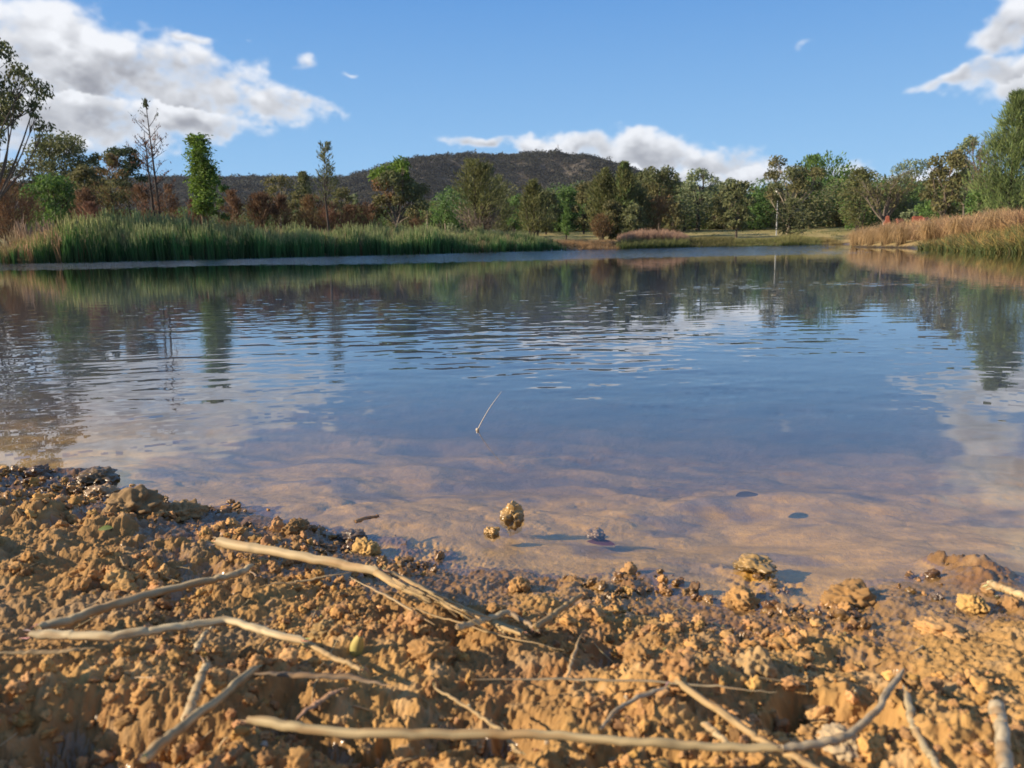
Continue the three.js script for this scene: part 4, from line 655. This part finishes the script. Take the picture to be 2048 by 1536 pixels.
  where.forEach(([t, dp, sc], i) => { const q = right(t), x = q.x - q.nx * dp, z = q.z - q.nz * dp, o = i ? T.clone() : T; o.position.set(x, Math.max(0.02, ground(x, z, false) - 0.03), z); o.rotation.y = i * 1.3; o.scale.setScalar(sc); if (i) { o.name = numbered('grass_tussock'); o.userData = { ...T.userData, label: names[i - 1] }; scene.add(o); } });
}

// ── things on the meadow: barriers and a globe lamp ──
{
  const barrier = (px, py, d, w, h, turn, label) => {
    const p = at(px, py, d), t = thing('plastic_barrier', label, 'barrier', V3(p.x, p.y, p.z), 'orange barriers on the right meadow'); t.rotation.y = turn;
    const sh = new THREE.Shape(); sh.moveTo(-0.26, 0); sh.lineTo(0.26, 0); sh.lineTo(0.24, 0.14); sh.lineTo(0.12, 0.34); sh.lineTo(0.09, h); sh.lineTo(-0.09, h); sh.lineTo(-0.12, 0.34); sh.lineTo(-0.24, 0.14); sh.closePath();
    const g = new THREE.ExtrudeGeometry(sh, { depth: w, bevelEnabled: true, bevelSize: 0.02, bevelThickness: 0.02, bevelSegments: 2 }); g.translate(0, 0, -w / 2); g.rotateY(Math.PI / 2); part('shell', g, M.paint, t);
    for (const s of [-0.3, 0.3]) { const c = new THREE.CylinderGeometry(0.06, 0.06, 0.05, 12); c.translate(s * w, h + 0.03, 0); part('filler_cap', c, M.paint, t); }
    const f = new THREE.BoxGeometry(w * 0.5, 0.09, 0.55); f.translate(0, 0.05, 0); part('fork_slot', f, M.bark, t);
    return t;
  };
  barrier(1774, 450, 58, 0.45, 0.62, 1.2, 'leftmost orange barrier, turned end on'); barrier(1798, 450, 58, 0.55, 0.42, 0.2, 'low orange barrier right of the end on one'); barrier(1834, 448, 56, 0.62, 0.52, -0.15, 'brightest orange barrier, rightmost of the row'); barrier(1850, 450, 57, 0.55, 0.5, 0.5, 'orange barrier behind the rightmost bright one');
  const q = at(1553, 460, 84), gy = ground(q.x, q.z, false), top = at(1553, 381, 84).y - gy, t = thing('globe_lamp', 'white globe lamp on a thin post in front of the white limbed gum', 'lamp', V3(q.x, gy, q.z));
  const b = new THREE.CylinderGeometry(0.05, 0.07, top, 10); b.translate(0, top / 2, 0); part('post', b, M.metal, t); const s = new THREE.SphereGeometry(0.27, 20, 14); s.translate(0, top, 0); part('globe', s, M.globe, t); const c = new THREE.CylinderGeometry(0.13, 0.10, 0.12, 12); c.translate(0, top - 0.28, 0); part('collar', c, M.metal, t);
}

// ───────────────────────── the near bank: clods, stalks, leaves ─────────────────────────
const clayTone = (f) => [0.37 * f, 0.20 * f, 0.068 * f];
M.clod = new THREE.MeshStandardMaterial({ name: 'clod_clay', vertexColors: true, roughness: 0.95 });
M.wetclod = new THREE.MeshPhysicalMaterial({ name: 'wet_clod_clay', vertexColors: true, roughness: 0.36, specularIntensity: 1 });
M.straw = new THREE.MeshStandardMaterial({ name: 'dry_stalk', vertexColors: true, roughness: 0.7, side: THREE.DoubleSide });
function clodGeometry(k, detail, rough, stretch = [1, 1, 1], tone = clayTone(1), soak = 0) {
  const g0 = new THREE.IcosahedronGeometry(1, detail), g = new THREE.BufferGeometry(), map = new Map(), P = [], C = [], I = [], p = g0.attributes.position;
  for (let i = 0; i < p.count; i++) {
    const key = [p.getX(i), p.getY(i), p.getZ(i)].map((v) => v.toFixed(4)).join();
    if (!map.has(key)) {
      const x = p.getX(i), y = p.getY(i), z = p.getZ(i); let d = 1 + rough * (0.9 * fbm3(x * 1.3 + k * 7, y * 1.3, z * 1.3, 3, 201) + 0.5 * fbm3(x * 3.4, y * 3.4 + k * 3, z * 3.4, 3, 203)) + (detail > 2 ? rough * 0.26 * noise3(x * 5.5, y * 5.5, z * 5.5 + k, 205) + rough * 0.13 * noise3(x * 13, y * 13, z * 13, 207) : 0);
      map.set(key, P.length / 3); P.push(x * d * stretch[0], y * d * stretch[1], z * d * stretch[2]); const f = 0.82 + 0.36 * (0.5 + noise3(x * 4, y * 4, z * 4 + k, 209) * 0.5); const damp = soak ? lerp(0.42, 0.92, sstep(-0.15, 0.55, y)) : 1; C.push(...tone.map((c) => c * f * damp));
    }
    I.push(map.get(key));
  }
  g.setAttribute('position', new THREE.Float32BufferAttribute(P, 3)); g.setAttribute('color', new THREE.Float32BufferAttribute(C, 3)); g.setIndex(I); g.computeVertexNormals(); return g;
}
// where the view through a pixel meets the ground (or the water)
function meet(px, py, lift = 0) { const r = ray(px, py); let t = 0.12, p = V3(0, 0, 0); for (let i = 0; i < 1500; i++) { p.copy(r).multiplyScalar(t).add(V3(0, EYE, 0)); if (p.y <= Math.max(ground(p.x, p.z), 0) + lift) break; t += 0.002; } return p; }
{
  // crumbs: loose bits of clay from two to twelve millimetres
  seed = 990; const shapes = [0, 1, 2, 3, 4].map((k) => clodGeometry(k, 4, 0.95, [1, 0.72, 1.15])), lists = shapes.map(() => []), wetLists = shapes.map(() => []), m4 = new THREE.Matrix4(), qt = new THREE.Quaternion();
  for (let k = 0; k < 21000; k++) {
    const r = 0.2 + 0.95 * Math.pow(rnd(), 0.8), a = rr(-0.78, 0.78), x = r * Math.sin(a), z = -r * Math.cos(a), s = pondDistance(x, z); if (s < -0.02 || (s < 0.0 && rnd() < 0.7)) continue;
    const cl = fbm2(x * 16, z * 16, 3, 61); if (cl < -0.10 + 0.2 * rnd()) continue;
    const y = ground(x, z); if (y < -0.003) continue; const sz = (0.0009 + 0.0036 * Math.pow(rnd(), 4)) * (0.75 + 0.5 * Math.min(r, 1));
    qt.setFromEuler(new THREE.Euler(rr(0, 6.28), rr(0, 6.28), rr(0, 6.28))); m4.compose(V3(x, y + sz * 0.35, z), qt, V3(sz, sz, sz));
    const wet = y < 0.011 && rnd() < 0.75, f = (wet ? 0.5 : 1) * rr(0.75, 1.25), qz = rnd(), pale = qz < 0.05 ? 1.4 : qz > 0.94 ? 0.5 : 1, cool = sz < 0.0017 ? qz < 0.02 ? 2.6 : qz > 0.97 ? 1.7 : 1 : 1; (wet ? wetLists : lists)[k % 5].push([m4.clone(), new THREE.Color(f * pale, f * pale * rr(0.94, 1.06) * (cool > 1 ? 1.5 : 1), f * pale * rr(0.85, 1.25) * cool)]);
  }
  [[lists, M.clod, ['loose crumbs of dry clay strewn over the near bank', 'small round clay crumbs on the near bank', 'flat clay crumbs on the near bank', 'fine clay grit on the near bank', 'broken clay bits on the near bank']], [wetLists, M.wetclod, ['wet dark clay crumbs along the waterline', 'shiny wet grit along the waterline', 'small wet pebbles along the waterline', 'wet clay bits at the edge of the pond', 'flat wet crumbs at the edge of the pond']]].forEach(([ls, mat, labels]) => ls.forEach((l, v) => { const im = new THREE.InstancedMesh(shapes[v], mat, l.length); l.forEach(([m, c], i) => { im.setMatrixAt(i, m); im.setColorAt(i, c); }); im.name = numbered('clay_crumbs'); im.castShadow = im.receiveShadow = true; im.userData = { label: labels[v], category: 'crumbs', kind: 'stuff' }; scene.add(im); }));
  // clods one can point at: [px, py, half width px, flatness, tone, wet, label, name]
  const clods = [
    [1025, 1036, 21, 1.10, [0.46, 0.28, 0.10], 1, 'pitted wet clod standing out of the shallow water', 'mud_clod'], [985, 1068, 13, 0.8, [0.48, 0.28, 0.09], 1, 'small ochre clod in the water left below the pitted one', 'mud_clod'], [1190, 1058, 18, 0.5, [0.30, 0.19, 0.09], 1, 'drowned grey brown clod above the dark red leaf', 'mud_clod'],
    [1880, 1262, 34, 0.42, [0.52, 0.29, 0.11], 0, 'flat orange slab of clay on the right of the bank', 'clay_slab'],
    [652, 1268, 27, 0.9, [0.36, 0.23, 0.09], 0, 'round brown clod right of the bent stalk end', 'mud_clod'], [1685, 1490, 34, 0.62, [0.46, 0.34, 0.20], 0, 'pale bone shaped clod under the curved dark twig', 'clay_lump'], [1745, 1500, 22, 1.1, [0.56, 0.31, 0.10], 0, 'orange upright clod right of the pale bone shaped one', 'mud_clod'],
    [1515, 1345, 30, 1.3, [0.42, 0.27, 0.12], 0, 'tall standing lump with a dark hollow at its right', 'mud_clod'], [240, 1168, 26, 0.85, [0.50, 0.29, 0.10], 0, 'golden clod behind the left stalk', 'mud_clod'], [735, 1105, 26, 0.9, [0.50, 0.30, 0.10], 0, 'golden clod right behind the thick forked stalk', 'mud_clod'],
    [705, 1078, 24, 0.6, [0.16, 0.11, 0.075], 1, 'dark wet flat stone on the waterline left of centre', 'stone'], [265, 1022, 46, 0.75, [0.26, 0.16, 0.07], 0, 'big dark clod on the left of the bank', 'mud_clod'], [370, 1035, 34, 0.7, [0.30, 0.18, 0.075], 0, 'dark clod right of the big dark one', 'mud_clod'], [205, 990, 24, 0.7, [0.40, 0.26, 0.13], 1, 'wet pale clod above the big dark one', 'mud_clod'],
    [195, 962, 36, 0.55, [0.18, 0.115, 0.05], 1, 'dark wet lump at the tip of the left spit', 'mud_clod'], [75, 952, 24, 0.7, [0.17, 0.10, 0.05], 1, 'dark wet lump in the middle of the left spit', 'mud_clod'], [1875, 1196, 9, 0.9, [0.17, 0.12, 0.09], 1, 'small grey pebble on the right of the bank', 'pebble'], [955, 1490 + 10, 14, 0.9, [0.50, 0.30, 0.13], 0, 'little round clod below the long front stalk', 'mud_clod'],
    [1700, 1205, 40, 0.75, clayTone(0.85), 0, 'broad crumbly mound right of centre', 'mud_clod'], [1508, 1130, 32, 0.42, [0.42, 0.26, 0.09], 1, 'ochre clod at the head of the middle spit', 'mud_clod'], [590, 1062, 22, 0.75, clayTone(0.7), 0, 'brown clod on the waterline at the left', 'mud_clod'],
    [420, 1312, 20, 0.7, clayTone(1.1), 0, 'yellowish clod in the hollow under the bent stalk', 'mud_clod'], [1480, 1205, 30, 0.7, clayTone(1.1), 0, 'smooth clod above the tall standing lump', 'mud_clod'], [1945, 1215, 22, 0.8, [0.52, 0.31, 0.10], 0, 'ochre clod left of the right edge stalk', 'mud_clod'], 
    [330, 1500, 24, 0.8, clayTone(0.95), 0, 'blurred clod at the bottom left, by the crossing stalks', 'mud_clod'], [1040, 1180, 22, 0.9, clayTone(1.05), 0, 'clod on the slope above the short stalk', 'mud_clod'], [1275, 1320, 26, 0.8, clayTone(1.0), 0, 'lump above the thin straight blade', 'mud_clod'], [860, 1315, 34, 0.9, clayTone(1.0), 0, 'fat clod left of centre at the edge of a hollow', 'mud_clod'], [1640, 1445, 24, 0.8, [0.5, 0.3, 0.12], 0, 'clod left behind the curved dark twig', 'mud_clod'],
  ];
  clods.forEach(([px, py, hw, flat, tone, wet, label, name], i) => {
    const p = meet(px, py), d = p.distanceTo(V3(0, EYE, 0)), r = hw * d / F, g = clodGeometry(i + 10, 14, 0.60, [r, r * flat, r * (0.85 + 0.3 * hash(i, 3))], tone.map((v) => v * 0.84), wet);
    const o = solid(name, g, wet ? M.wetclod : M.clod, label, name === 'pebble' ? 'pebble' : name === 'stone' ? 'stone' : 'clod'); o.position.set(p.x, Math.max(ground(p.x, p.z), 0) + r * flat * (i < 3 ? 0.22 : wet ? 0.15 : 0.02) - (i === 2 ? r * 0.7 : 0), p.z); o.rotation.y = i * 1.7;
  });
  function solid(name, g, m, label, cat) { return solo(name, g, m, label, cat); }

  // dry stalks: points in the frame, thickness in pixels of the 2048 frame, flatness, tone
  const tan = [0.36, 0.24, 0.105], palest = [0.44, 0.32, 0.165], grey = [0.36, 0.29, 0.19], dark = [0.22, 0.15, 0.085], red = [0.36, 0.20, 0.11];
  const stalks = [
    ['dry_stalk', 'thick pale stalk, cracked at a joint and pointing at the water', 'stalk', [[437, 1083], [520, 1098], [600, 1112], [690, 1130], [755, 1143]], 13, 0.9, palest, 0.022], ['dry_stalk', 'pale broken half of the cracked stalk running down to the right', 'stalk', [[752, 1145], [800, 1172], [850, 1192], [930, 1222], [1045, 1268]], 11, 0.75, tan, 0.020], ['split_reed', 'flat split strip lying beside the broken half of the cracked stalk', 'reed strip', [[770, 1140], [830, 1168], [900, 1205], [960, 1232], [1010, 1262]], 9, 0.25, tan, 0.016],
    ['dry_stalk', 'long brown stalk rising from the left to the cracked stalk', 'stalk', [[76, 1256], [140, 1240], [230, 1208], [330, 1180], [430, 1158], [475, 1148], [503, 1132]], 10, 0.95, [0.40, 0.29, 0.15], 0.020], ['dry_stalk', 'bright stalk bent in the middle at the left, below the brown one', 'stalk', [[62, 1268], [140, 1270], [225, 1273], [300, 1262], [380, 1250], [455, 1241], [530, 1262], [608, 1284]], 10.5, 0.95, [0.55, 0.42, 0.23], 0.022], ['dry_stalk', 'thin stem continuing right from the bent bright stalk', 'stalk', [[618, 1290], [660, 1312], [700, 1328], [722, 1340]], 7, 0.9, tan, 0.014],
    ['dry_stalk', 'short stub leaning on the long crossing stalk at the lower left', 'stalk', [[372, 1440], [388, 1395], [402, 1355], [412, 1330]], 11, 0.95, [0.44, 0.33, 0.18], 0.02], ['dry_stalk', 'stalk slanting up from the bottom left, crossing the stub', 'stalk', [[285, 1518], [340, 1470], [400, 1425], [455, 1382], [512, 1335]], 11, 0.95, [0.42, 0.31, 0.16], 0.026], ['dry_stalk', 'long front stalk lying across the middle of the bottom', 'stalk', [[498, 1438], [600, 1456], [720, 1466], [850, 1468], [980, 1468], [1110, 1472], [1250, 1482], [1400, 1491], [1565, 1499]], 11.5, 0.95, [0.45, 0.33, 0.16], 0.024],
    ['dry_leaf_blade', 'dark flat blade in the shade left of centre', 'leaf blade', [[505, 1346], [590, 1350], [700, 1354], [780, 1372]], 12, 0.3, dark, 0.012], ['dry_stalk', 'thin tapering stalk ending at the long front stalk', 'stalk', [[868, 1374], [915, 1404], [960, 1432], [1003, 1462]], 6, 0.8, tan, 0.018], ['dry_leaf_blade', 'thin straight blade lying level right of centre', 'leaf blade', [[940, 1361], [1080, 1358], [1220, 1361], [1360, 1366], [1460, 1374], [1555, 1386]], 5, 0.4, [0.36, 0.27, 0.15], 0.022],
    ['dry_stalk', 'grey frayed stub right of the thin tapering stalk', 'stalk', [[1200, 1456], [1235, 1418], [1280, 1392], [1335, 1374]], 8, 0.8, grey, 0.020], ['dry_stalk', 'short straight stalk pointing up at the water, centre of the bank', 'stalk', [[1068, 1256], [1100, 1234], [1135, 1210], [1162, 1190]], 8, 0.95, tan, 0.018], ['dry_stalk', 'short stalk lying across the end of the broken half', 'stalk', [[912, 1256], [950, 1244], [985, 1234], [1018, 1224]], 8, 0.9, [0.45, 0.34, 0.19], 0.028], ['dry_stalk', 'brown bit running down right from the short crossing stalk', 'stalk', [[1020, 1226], [1050, 1244], [1080, 1262]], 7, 0.8, [0.26, 0.18, 0.10], 0.014],
    ['dry_stalk', 'pale stalk sloping down to the bottom right of centre', 'stalk', [[1352, 1362], [1430, 1415], [1510, 1474], [1580, 1510], [1650, 1545]], 10, 0.8, tan, 0.020], ['curved_twig', 'curved dark twig rising to the upper right', 'twig', [[1565, 1498], [1640, 1486], [1700, 1468], [1750, 1425], [1775, 1385], [1804, 1342]], 8.5, 0.95, [0.36, 0.27, 0.16], 0.026], ['dry_stalk', 'bent stalk hanging down right of the curved twig', 'stalk', [[1812, 1385], [1822, 1430], [1832, 1462], [1862, 1510], [1885, 1550]], 9, 0.9, [0.42, 0.33, 0.19], 0.018], ['dry_stalk', 'thick blurred stub at the lower right corner', 'stalk', [[1994, 1412], [2002, 1450], [2008, 1495], [2012, 1550]], 15, 0.95, [0.44, 0.35, 0.22], 0.030],
    ['dry_stalk', 'pale stalk entering from the right edge near the water', 'stalk', [[1978, 1166], [2010, 1178], [2050, 1194], [2100, 1215]], 9, 0.9, palest, 0.018], ['dry_leaf_blade', 'flat pale blade at the left edge below the bent bright stalk', 'leaf blade', [[-30, 1308], [60, 1304], [130, 1302], [190, 1296]], 9, 0.25, tan, 0.016], ['dry_leaf_blade', 'reddish dry blade above the long front stalk', 'leaf blade', [[590, 1438], [630, 1408], [665, 1386], [696, 1376]], 9, 0.25, red, 0.016], ['dry_leaf_blade', 'thin dry blade between the brown and the cracked stalk', 'leaf blade', [[530, 1170], [590, 1164], [650, 1154], [700, 1144]], 5, 0.35, [0.48, 0.32, 0.14], 0.012],
    ['dry_stalk', 'short pale chip beside the pale sloping stalk', 'stalk', [[1410, 1448], [1435, 1470], [1462, 1492]], 9, 0.7, palest, 0.016], ['dry_leaf_blade', 'faint narrow blade standing above the thin straight blade', 'leaf blade', [[1132, 1362], [1145, 1318], [1160, 1272]], 5, 0.5, [0.42, 0.28, 0.13], 0.02], ['dry_stalk', 'sunken stub near the bent bright stalk', 'stalk', [[390, 1300], [402, 1282], [414, 1262]], 7, 0.9, [0.42, 0.32, 0.18], 0.012], ['dry_stalk', 'little pale chip just below the long front stalk', 'stalk', [[1015, 1478], [1030, 1496], [1040, 1504]], 6, 0.7, palest, 0.010], ['drowned_stick', 'short brown stick lying in the shallows left of centre', 'stick', [[712, 1044], [735, 1036], [758, 1032]], 5, 0.9, [0.24, 0.13, 0.07], 0.004],
    ['dry_leaf_blade', 'grey straw beneath the short crossing stalk', 'leaf blade', [[820, 1215], [900, 1240], [1000, 1270], [1130, 1300]], 4, 0.4, tan, 0.010], ['dry_leaf_blade', 'thin straw at the bottom left of the cracked stalk', 'leaf blade', [[700, 1155], [790, 1200], [870, 1250]], 4, 0.4, [0.46, 0.34, 0.18], 0.010],
  ];
  stalks.forEach(([name, label, cat, pix, wpx, flat, tone, lift], n) => {
    seed = 5000 + n * 37; const key = pix.map(([x, y]) => { const p = onLevel(x, y, 0.045); const s = pondDistance(p.x, p.z); return onLevel(x, y, Math.max(lie(p.x, p.z, s) + lift * 0.42 + 0.0015, name === 'drowned_stick' ? -0.004 : 0.004)); });
    const curve = new THREE.CatmullRomCurve3(key, false, 'catmullrom', name === 'curved_twig' ? 0.5 : 0.25), N = Math.max(18, key.length * 9), pts = curve.getPoints(N), b = new GB();
    const joints = [rr(0.2, 0.4), rr(0.6, 0.85)], r0 = pts.map((p) => wpx * p.distanceTo(V3(0, EYE, 0)) / F);
    pts.forEach((p, k) => { p.x += 0.0006 * noise2(k * 0.6, n, 5); p.y += 0.0006 * noise2(k * 0.6, n, 6); });
    const rmean = 0.76 * r0.reduce((a, q) => a + q, 0) / r0.length;
    const rad = pts.map((p, k) => { const t = k / N; let r = rmean * (1.08 - 0.24 * t) * (t < 0.02 || t > 0.98 ? 0.72 : 1) * (1 + 0.06 * noise2(k * 0.5, n, 7)); for (const j of joints) r *= 1 + 0.16 * Math.exp(-(((t - j) * N / 1.3) ** 2)); if (cat === 'leaf blade') r *= Math.min(1, 0.25 + 2.2 * Math.min(t, 1 - t)); else if (label.includes('taper')) r *= 0.5 + 0.5 * t; return (a) => r * (1 + 0.07 * Math.sin(a * 3 + n) + 0.045 * noise2(a * 2.2, k * 0.25, 50 + n)); });
    b.tube(pts, rad, 14, (k, s) => { const t = k / N; let f = 0.72 + 0.42 * hash(s, n, 4, 3) + 0.22 * noise2(k * 0.22, s * 0.9, 60 + n); for (const j of joints) f *= 1 - 0.35 * Math.exp(-(((t - j) * N / 0.9) ** 2)); const mud = sstep(0.1, 0.6, noise2(k * 0.16, s * 0.35, 80 + n)); return mix3(tone.map((c) => c * f), clayTone(0.85), mud * 0.6); }, true, flat);
    if (cat !== 'leaf blade') for (const e of [0, N]) { const p = pts[e], q = pts[e ? N - 1 : 1], d = p.clone().sub(q).normalize(); for (let i = 0; i < 9; i++) { const L = rmean * rr(0.8, 3.2), o = V3(rr(-1, 1), rr(-1, 1), rr(-1, 1)).multiplyScalar(rmean * 0.6), w = V3(rr(-1, 1), rr(-1, 1), rr(-1, 1)).cross(d).normalize().multiplyScalar(rmean * 0.16); b.leaf(p.x + o.x - d.x * L * 0.4, p.y + o.y * 0.8, p.z + o.z - d.z * L * 0.4, d.x * L + o.x * 0.5, d.y * L + o.y * 0.5, d.z * L + o.z * 0.5, w.x, w.y, w.z, tone.map((c) => c * rr(0.6, 1.2))); } }
    solo(name, b.build(), M.straw, label, cat);
  });
  // litter: short bits of straw and root fibre pressed into the clay
  { seed = 1717; const b = new GB(); for (let i = 0; i < 210; i++) { const r = 0.24 + 0.6 * rnd(), a = rr(-0.7, 0.7), x = r * Math.sin(a), z = -r * Math.cos(a), s = pondDistance(x, z); if (s < 0.02) continue; const L = 0.006 + 0.028 * rnd() * rnd(), t = rnd() * 6.283, n = 5, pts = [], bend = rr(-0.4, 0.4); for (let k = 0; k <= n; k++) { const q = (k / n - 0.5) * L, tt = t + bend * (k / n - 0.5), px = x + Math.cos(tt) * q, pz = z + Math.sin(tt) * q; pts.push(V3(px, ground(px, pz) + 0.0008, pz)); } const ys = pts.map((p) => p.y); for (let k = 1; k < n; k++) pts[k].y = Math.max(lerp(ys[0], ys[n], k / n), (ys[k - 1] + ys[k] + ys[k + 1]) / 3); const w = rr(0.00025, 0.0009), col = vary(rnd() < 0.6 ? tan : rnd() < 0.5 ? dark : palest, 0.25); b.tube(pts, pts.map((_, k) => w * (1 - 0.5 * k / n)), 5, col, true, 0.7); } solo('straw_litter', b.build(), M.straw, 'short bits of straw and root fibre strewn over the near bank', 'straw litter', { kind: 'stuff' }); }
  // fibres of the split reed
  for (let i = 0; i < 1; i++) { seed = 88; const b = new GB(); for (let q = 0; q < 26; q++) { const x0 = rr(760, 880), y0 = 1150 + (x0 - 760) * 0.42 + rr(-6, 6), L = rr(40, 120), a = onLevel(x0, y0, 0.052), m = onLevel(x0 + L * 0.5, y0 + L * rr(0.15, 0.35), 0.058), e = onLevel(x0 + L, y0 + L * rr(0.35, 0.6), 0.050); b.tube(new THREE.CatmullRomCurve3([a, m, e]).getPoints(8), Array(9).fill(0.00045), 4, vary(tan, 0.2)); } solo('reed_fibres', b.build(), M.straw, 'frayed straw fibres beside the broken half of the cracked stalk', 'straw fibres', { kind: 'stuff' }); }

  // leaves and the bud
  const leafAt = (name, label, pts, wpx, tone, y, curl = 0.15) => {
    const a = onLevel(...pts[0], y), e = onLevel(...pts[1], y), d = e.clone().sub(a), L = d.length(), side = V3(-d.z, 0, d.x).normalize(), w = wpx * a.distanceTo(V3(0, EYE, 0)) / F / Math.max(0.25, (EYE - y) / a.distanceTo(V3(0, EYE, 0))), b = new GB(), rows = 12, start = [];
    for (let k = 0; k <= rows; k++) { const t = k / rows, wd = w * Math.pow(Math.sin(Math.PI * clamp(0.02 + t * 0.96)), 0.8); for (const u of [-1, -0.5, 0, 0.5, 1]) { const p = a.clone().addScaledVector(d, t).addScaledVector(side, u * wd); p.y += curl * L * (Math.sin(t * Math.PI) * 0.4 + 0.35 * u * u * wd / Math.max(w, 1e-6) + 0.15 * noise2(t * 4, u * 2, 4)); const f = u === 0 ? 0.75 : 0.9 + 0.2 * noise2(t * 7, u * 3, 8); start.push(b.v(p.x, p.y, p.z, 0, 1, 0, tone.map((c) => c * f))); } }
    for (let k = 0; k < rows; k++) for (let u = 0; u < 4; u++) { const q = k * 5 + u; b.i.push(q, q + 1, q + 6, q, q + 6, q + 5); }
    const g = b.build(); g.computeVertexNormals(); return solo(name, g, M.leaf, label, 'leaf');
  };
  leafAt('fallen_leaf', 'dark red leaf drowned in the shallows right of the pitted clod', [[1174, 1082], [1230, 1090]], 6, [0.13, 0.022, 0.04], -0.010, 0.06);
  leafAt('fallen_leaf', 'dark slim leaf floating in the middle of the shallows', [[1472, 993], [1516, 988]], 5, [0.035, 0.03, 0.05], -0.010, 0.08);
  leafAt('fallen_leaf', 'small green leaf lying on the left of the bank', [[196, 1060], [226, 1055]], 4, [0.20, 0.26, 0.035], 0.044, 0.12);
  { const p = meet(712, 1308), b = new GB(), pts = [], rad = [], d = p.distanceTo(V3(0, EYE, 0)), u = d / F; for (let k = 0; k <= 12; k++) { const t = k / 12; pts.push(V3(p.x + 10 * u * t * t, p.y + 44 * u * t - 8 * u, p.z)); rad.push(u * (13 * Math.pow(Math.sin(Math.PI * clamp(0.10 + t * 0.72)), 1.1) * (1 - t * 0.35) + 2)); }
    const t = thing('seed_pod', 'yellow green seed pod standing in the clay left of centre', 'seed pod', V3(0, 0, 0)); b.tube(pts, rad, 14, (k) => mix3([0.22, 0.22, 0.05], [0.50, 0.38, 0.12], k / 12), true); part('pod', b.build(), M.straw, t); const c = new GB(); c.tube([pts[12], pts[12].clone().add(V3(1.5 * u, 7 * u, 0)), pts[12].clone().add(V3(4 * u, 11 * u, 0))], [4 * u, 3 * u, 1.5 * u], 8, [0.45, 0.2, 0.07], true); part('withered_tip', c.build(), M.straw, t); }
  // the thin reed standing in the pond
  { const a = onLevel(955, 861, 0), d = -a.z, e = at(1003, 783, d * 1.01), m = a.clone().lerp(e, 0.5).add(V3(-0.0015, 0.0015, 0)), below = a.clone().add(V3(-0.001, -0.004, 0)), b = new GB(), pts = new THREE.CatmullRomCurve3([below, a, m, e]).getPoints(24); b.tube(pts, pts.map((p, k) => 0.00095 * (1.15 - 0.85 * k / 24)), 7, (k) => [0.42, 0.35, 0.28], true); const t = thing('thin_reed', 'single thin dead reed leaning out of the open water', 'reed', V3(0, 0, 0)); part('stem', b.build(), M.straw, t); const g = new THREE.SphereGeometry(0.0026, 10, 8); g.translate(a.x, 0.0012, a.z); const n = g.attributes.position.count; g.setAttribute('color', new THREE.Float32BufferAttribute(Array(n).fill([0.40, 0.33, 0.25]).flat(), 3)); part('foam_collar', g, M.straw, t); }
}
renderer.render(scene, camera);
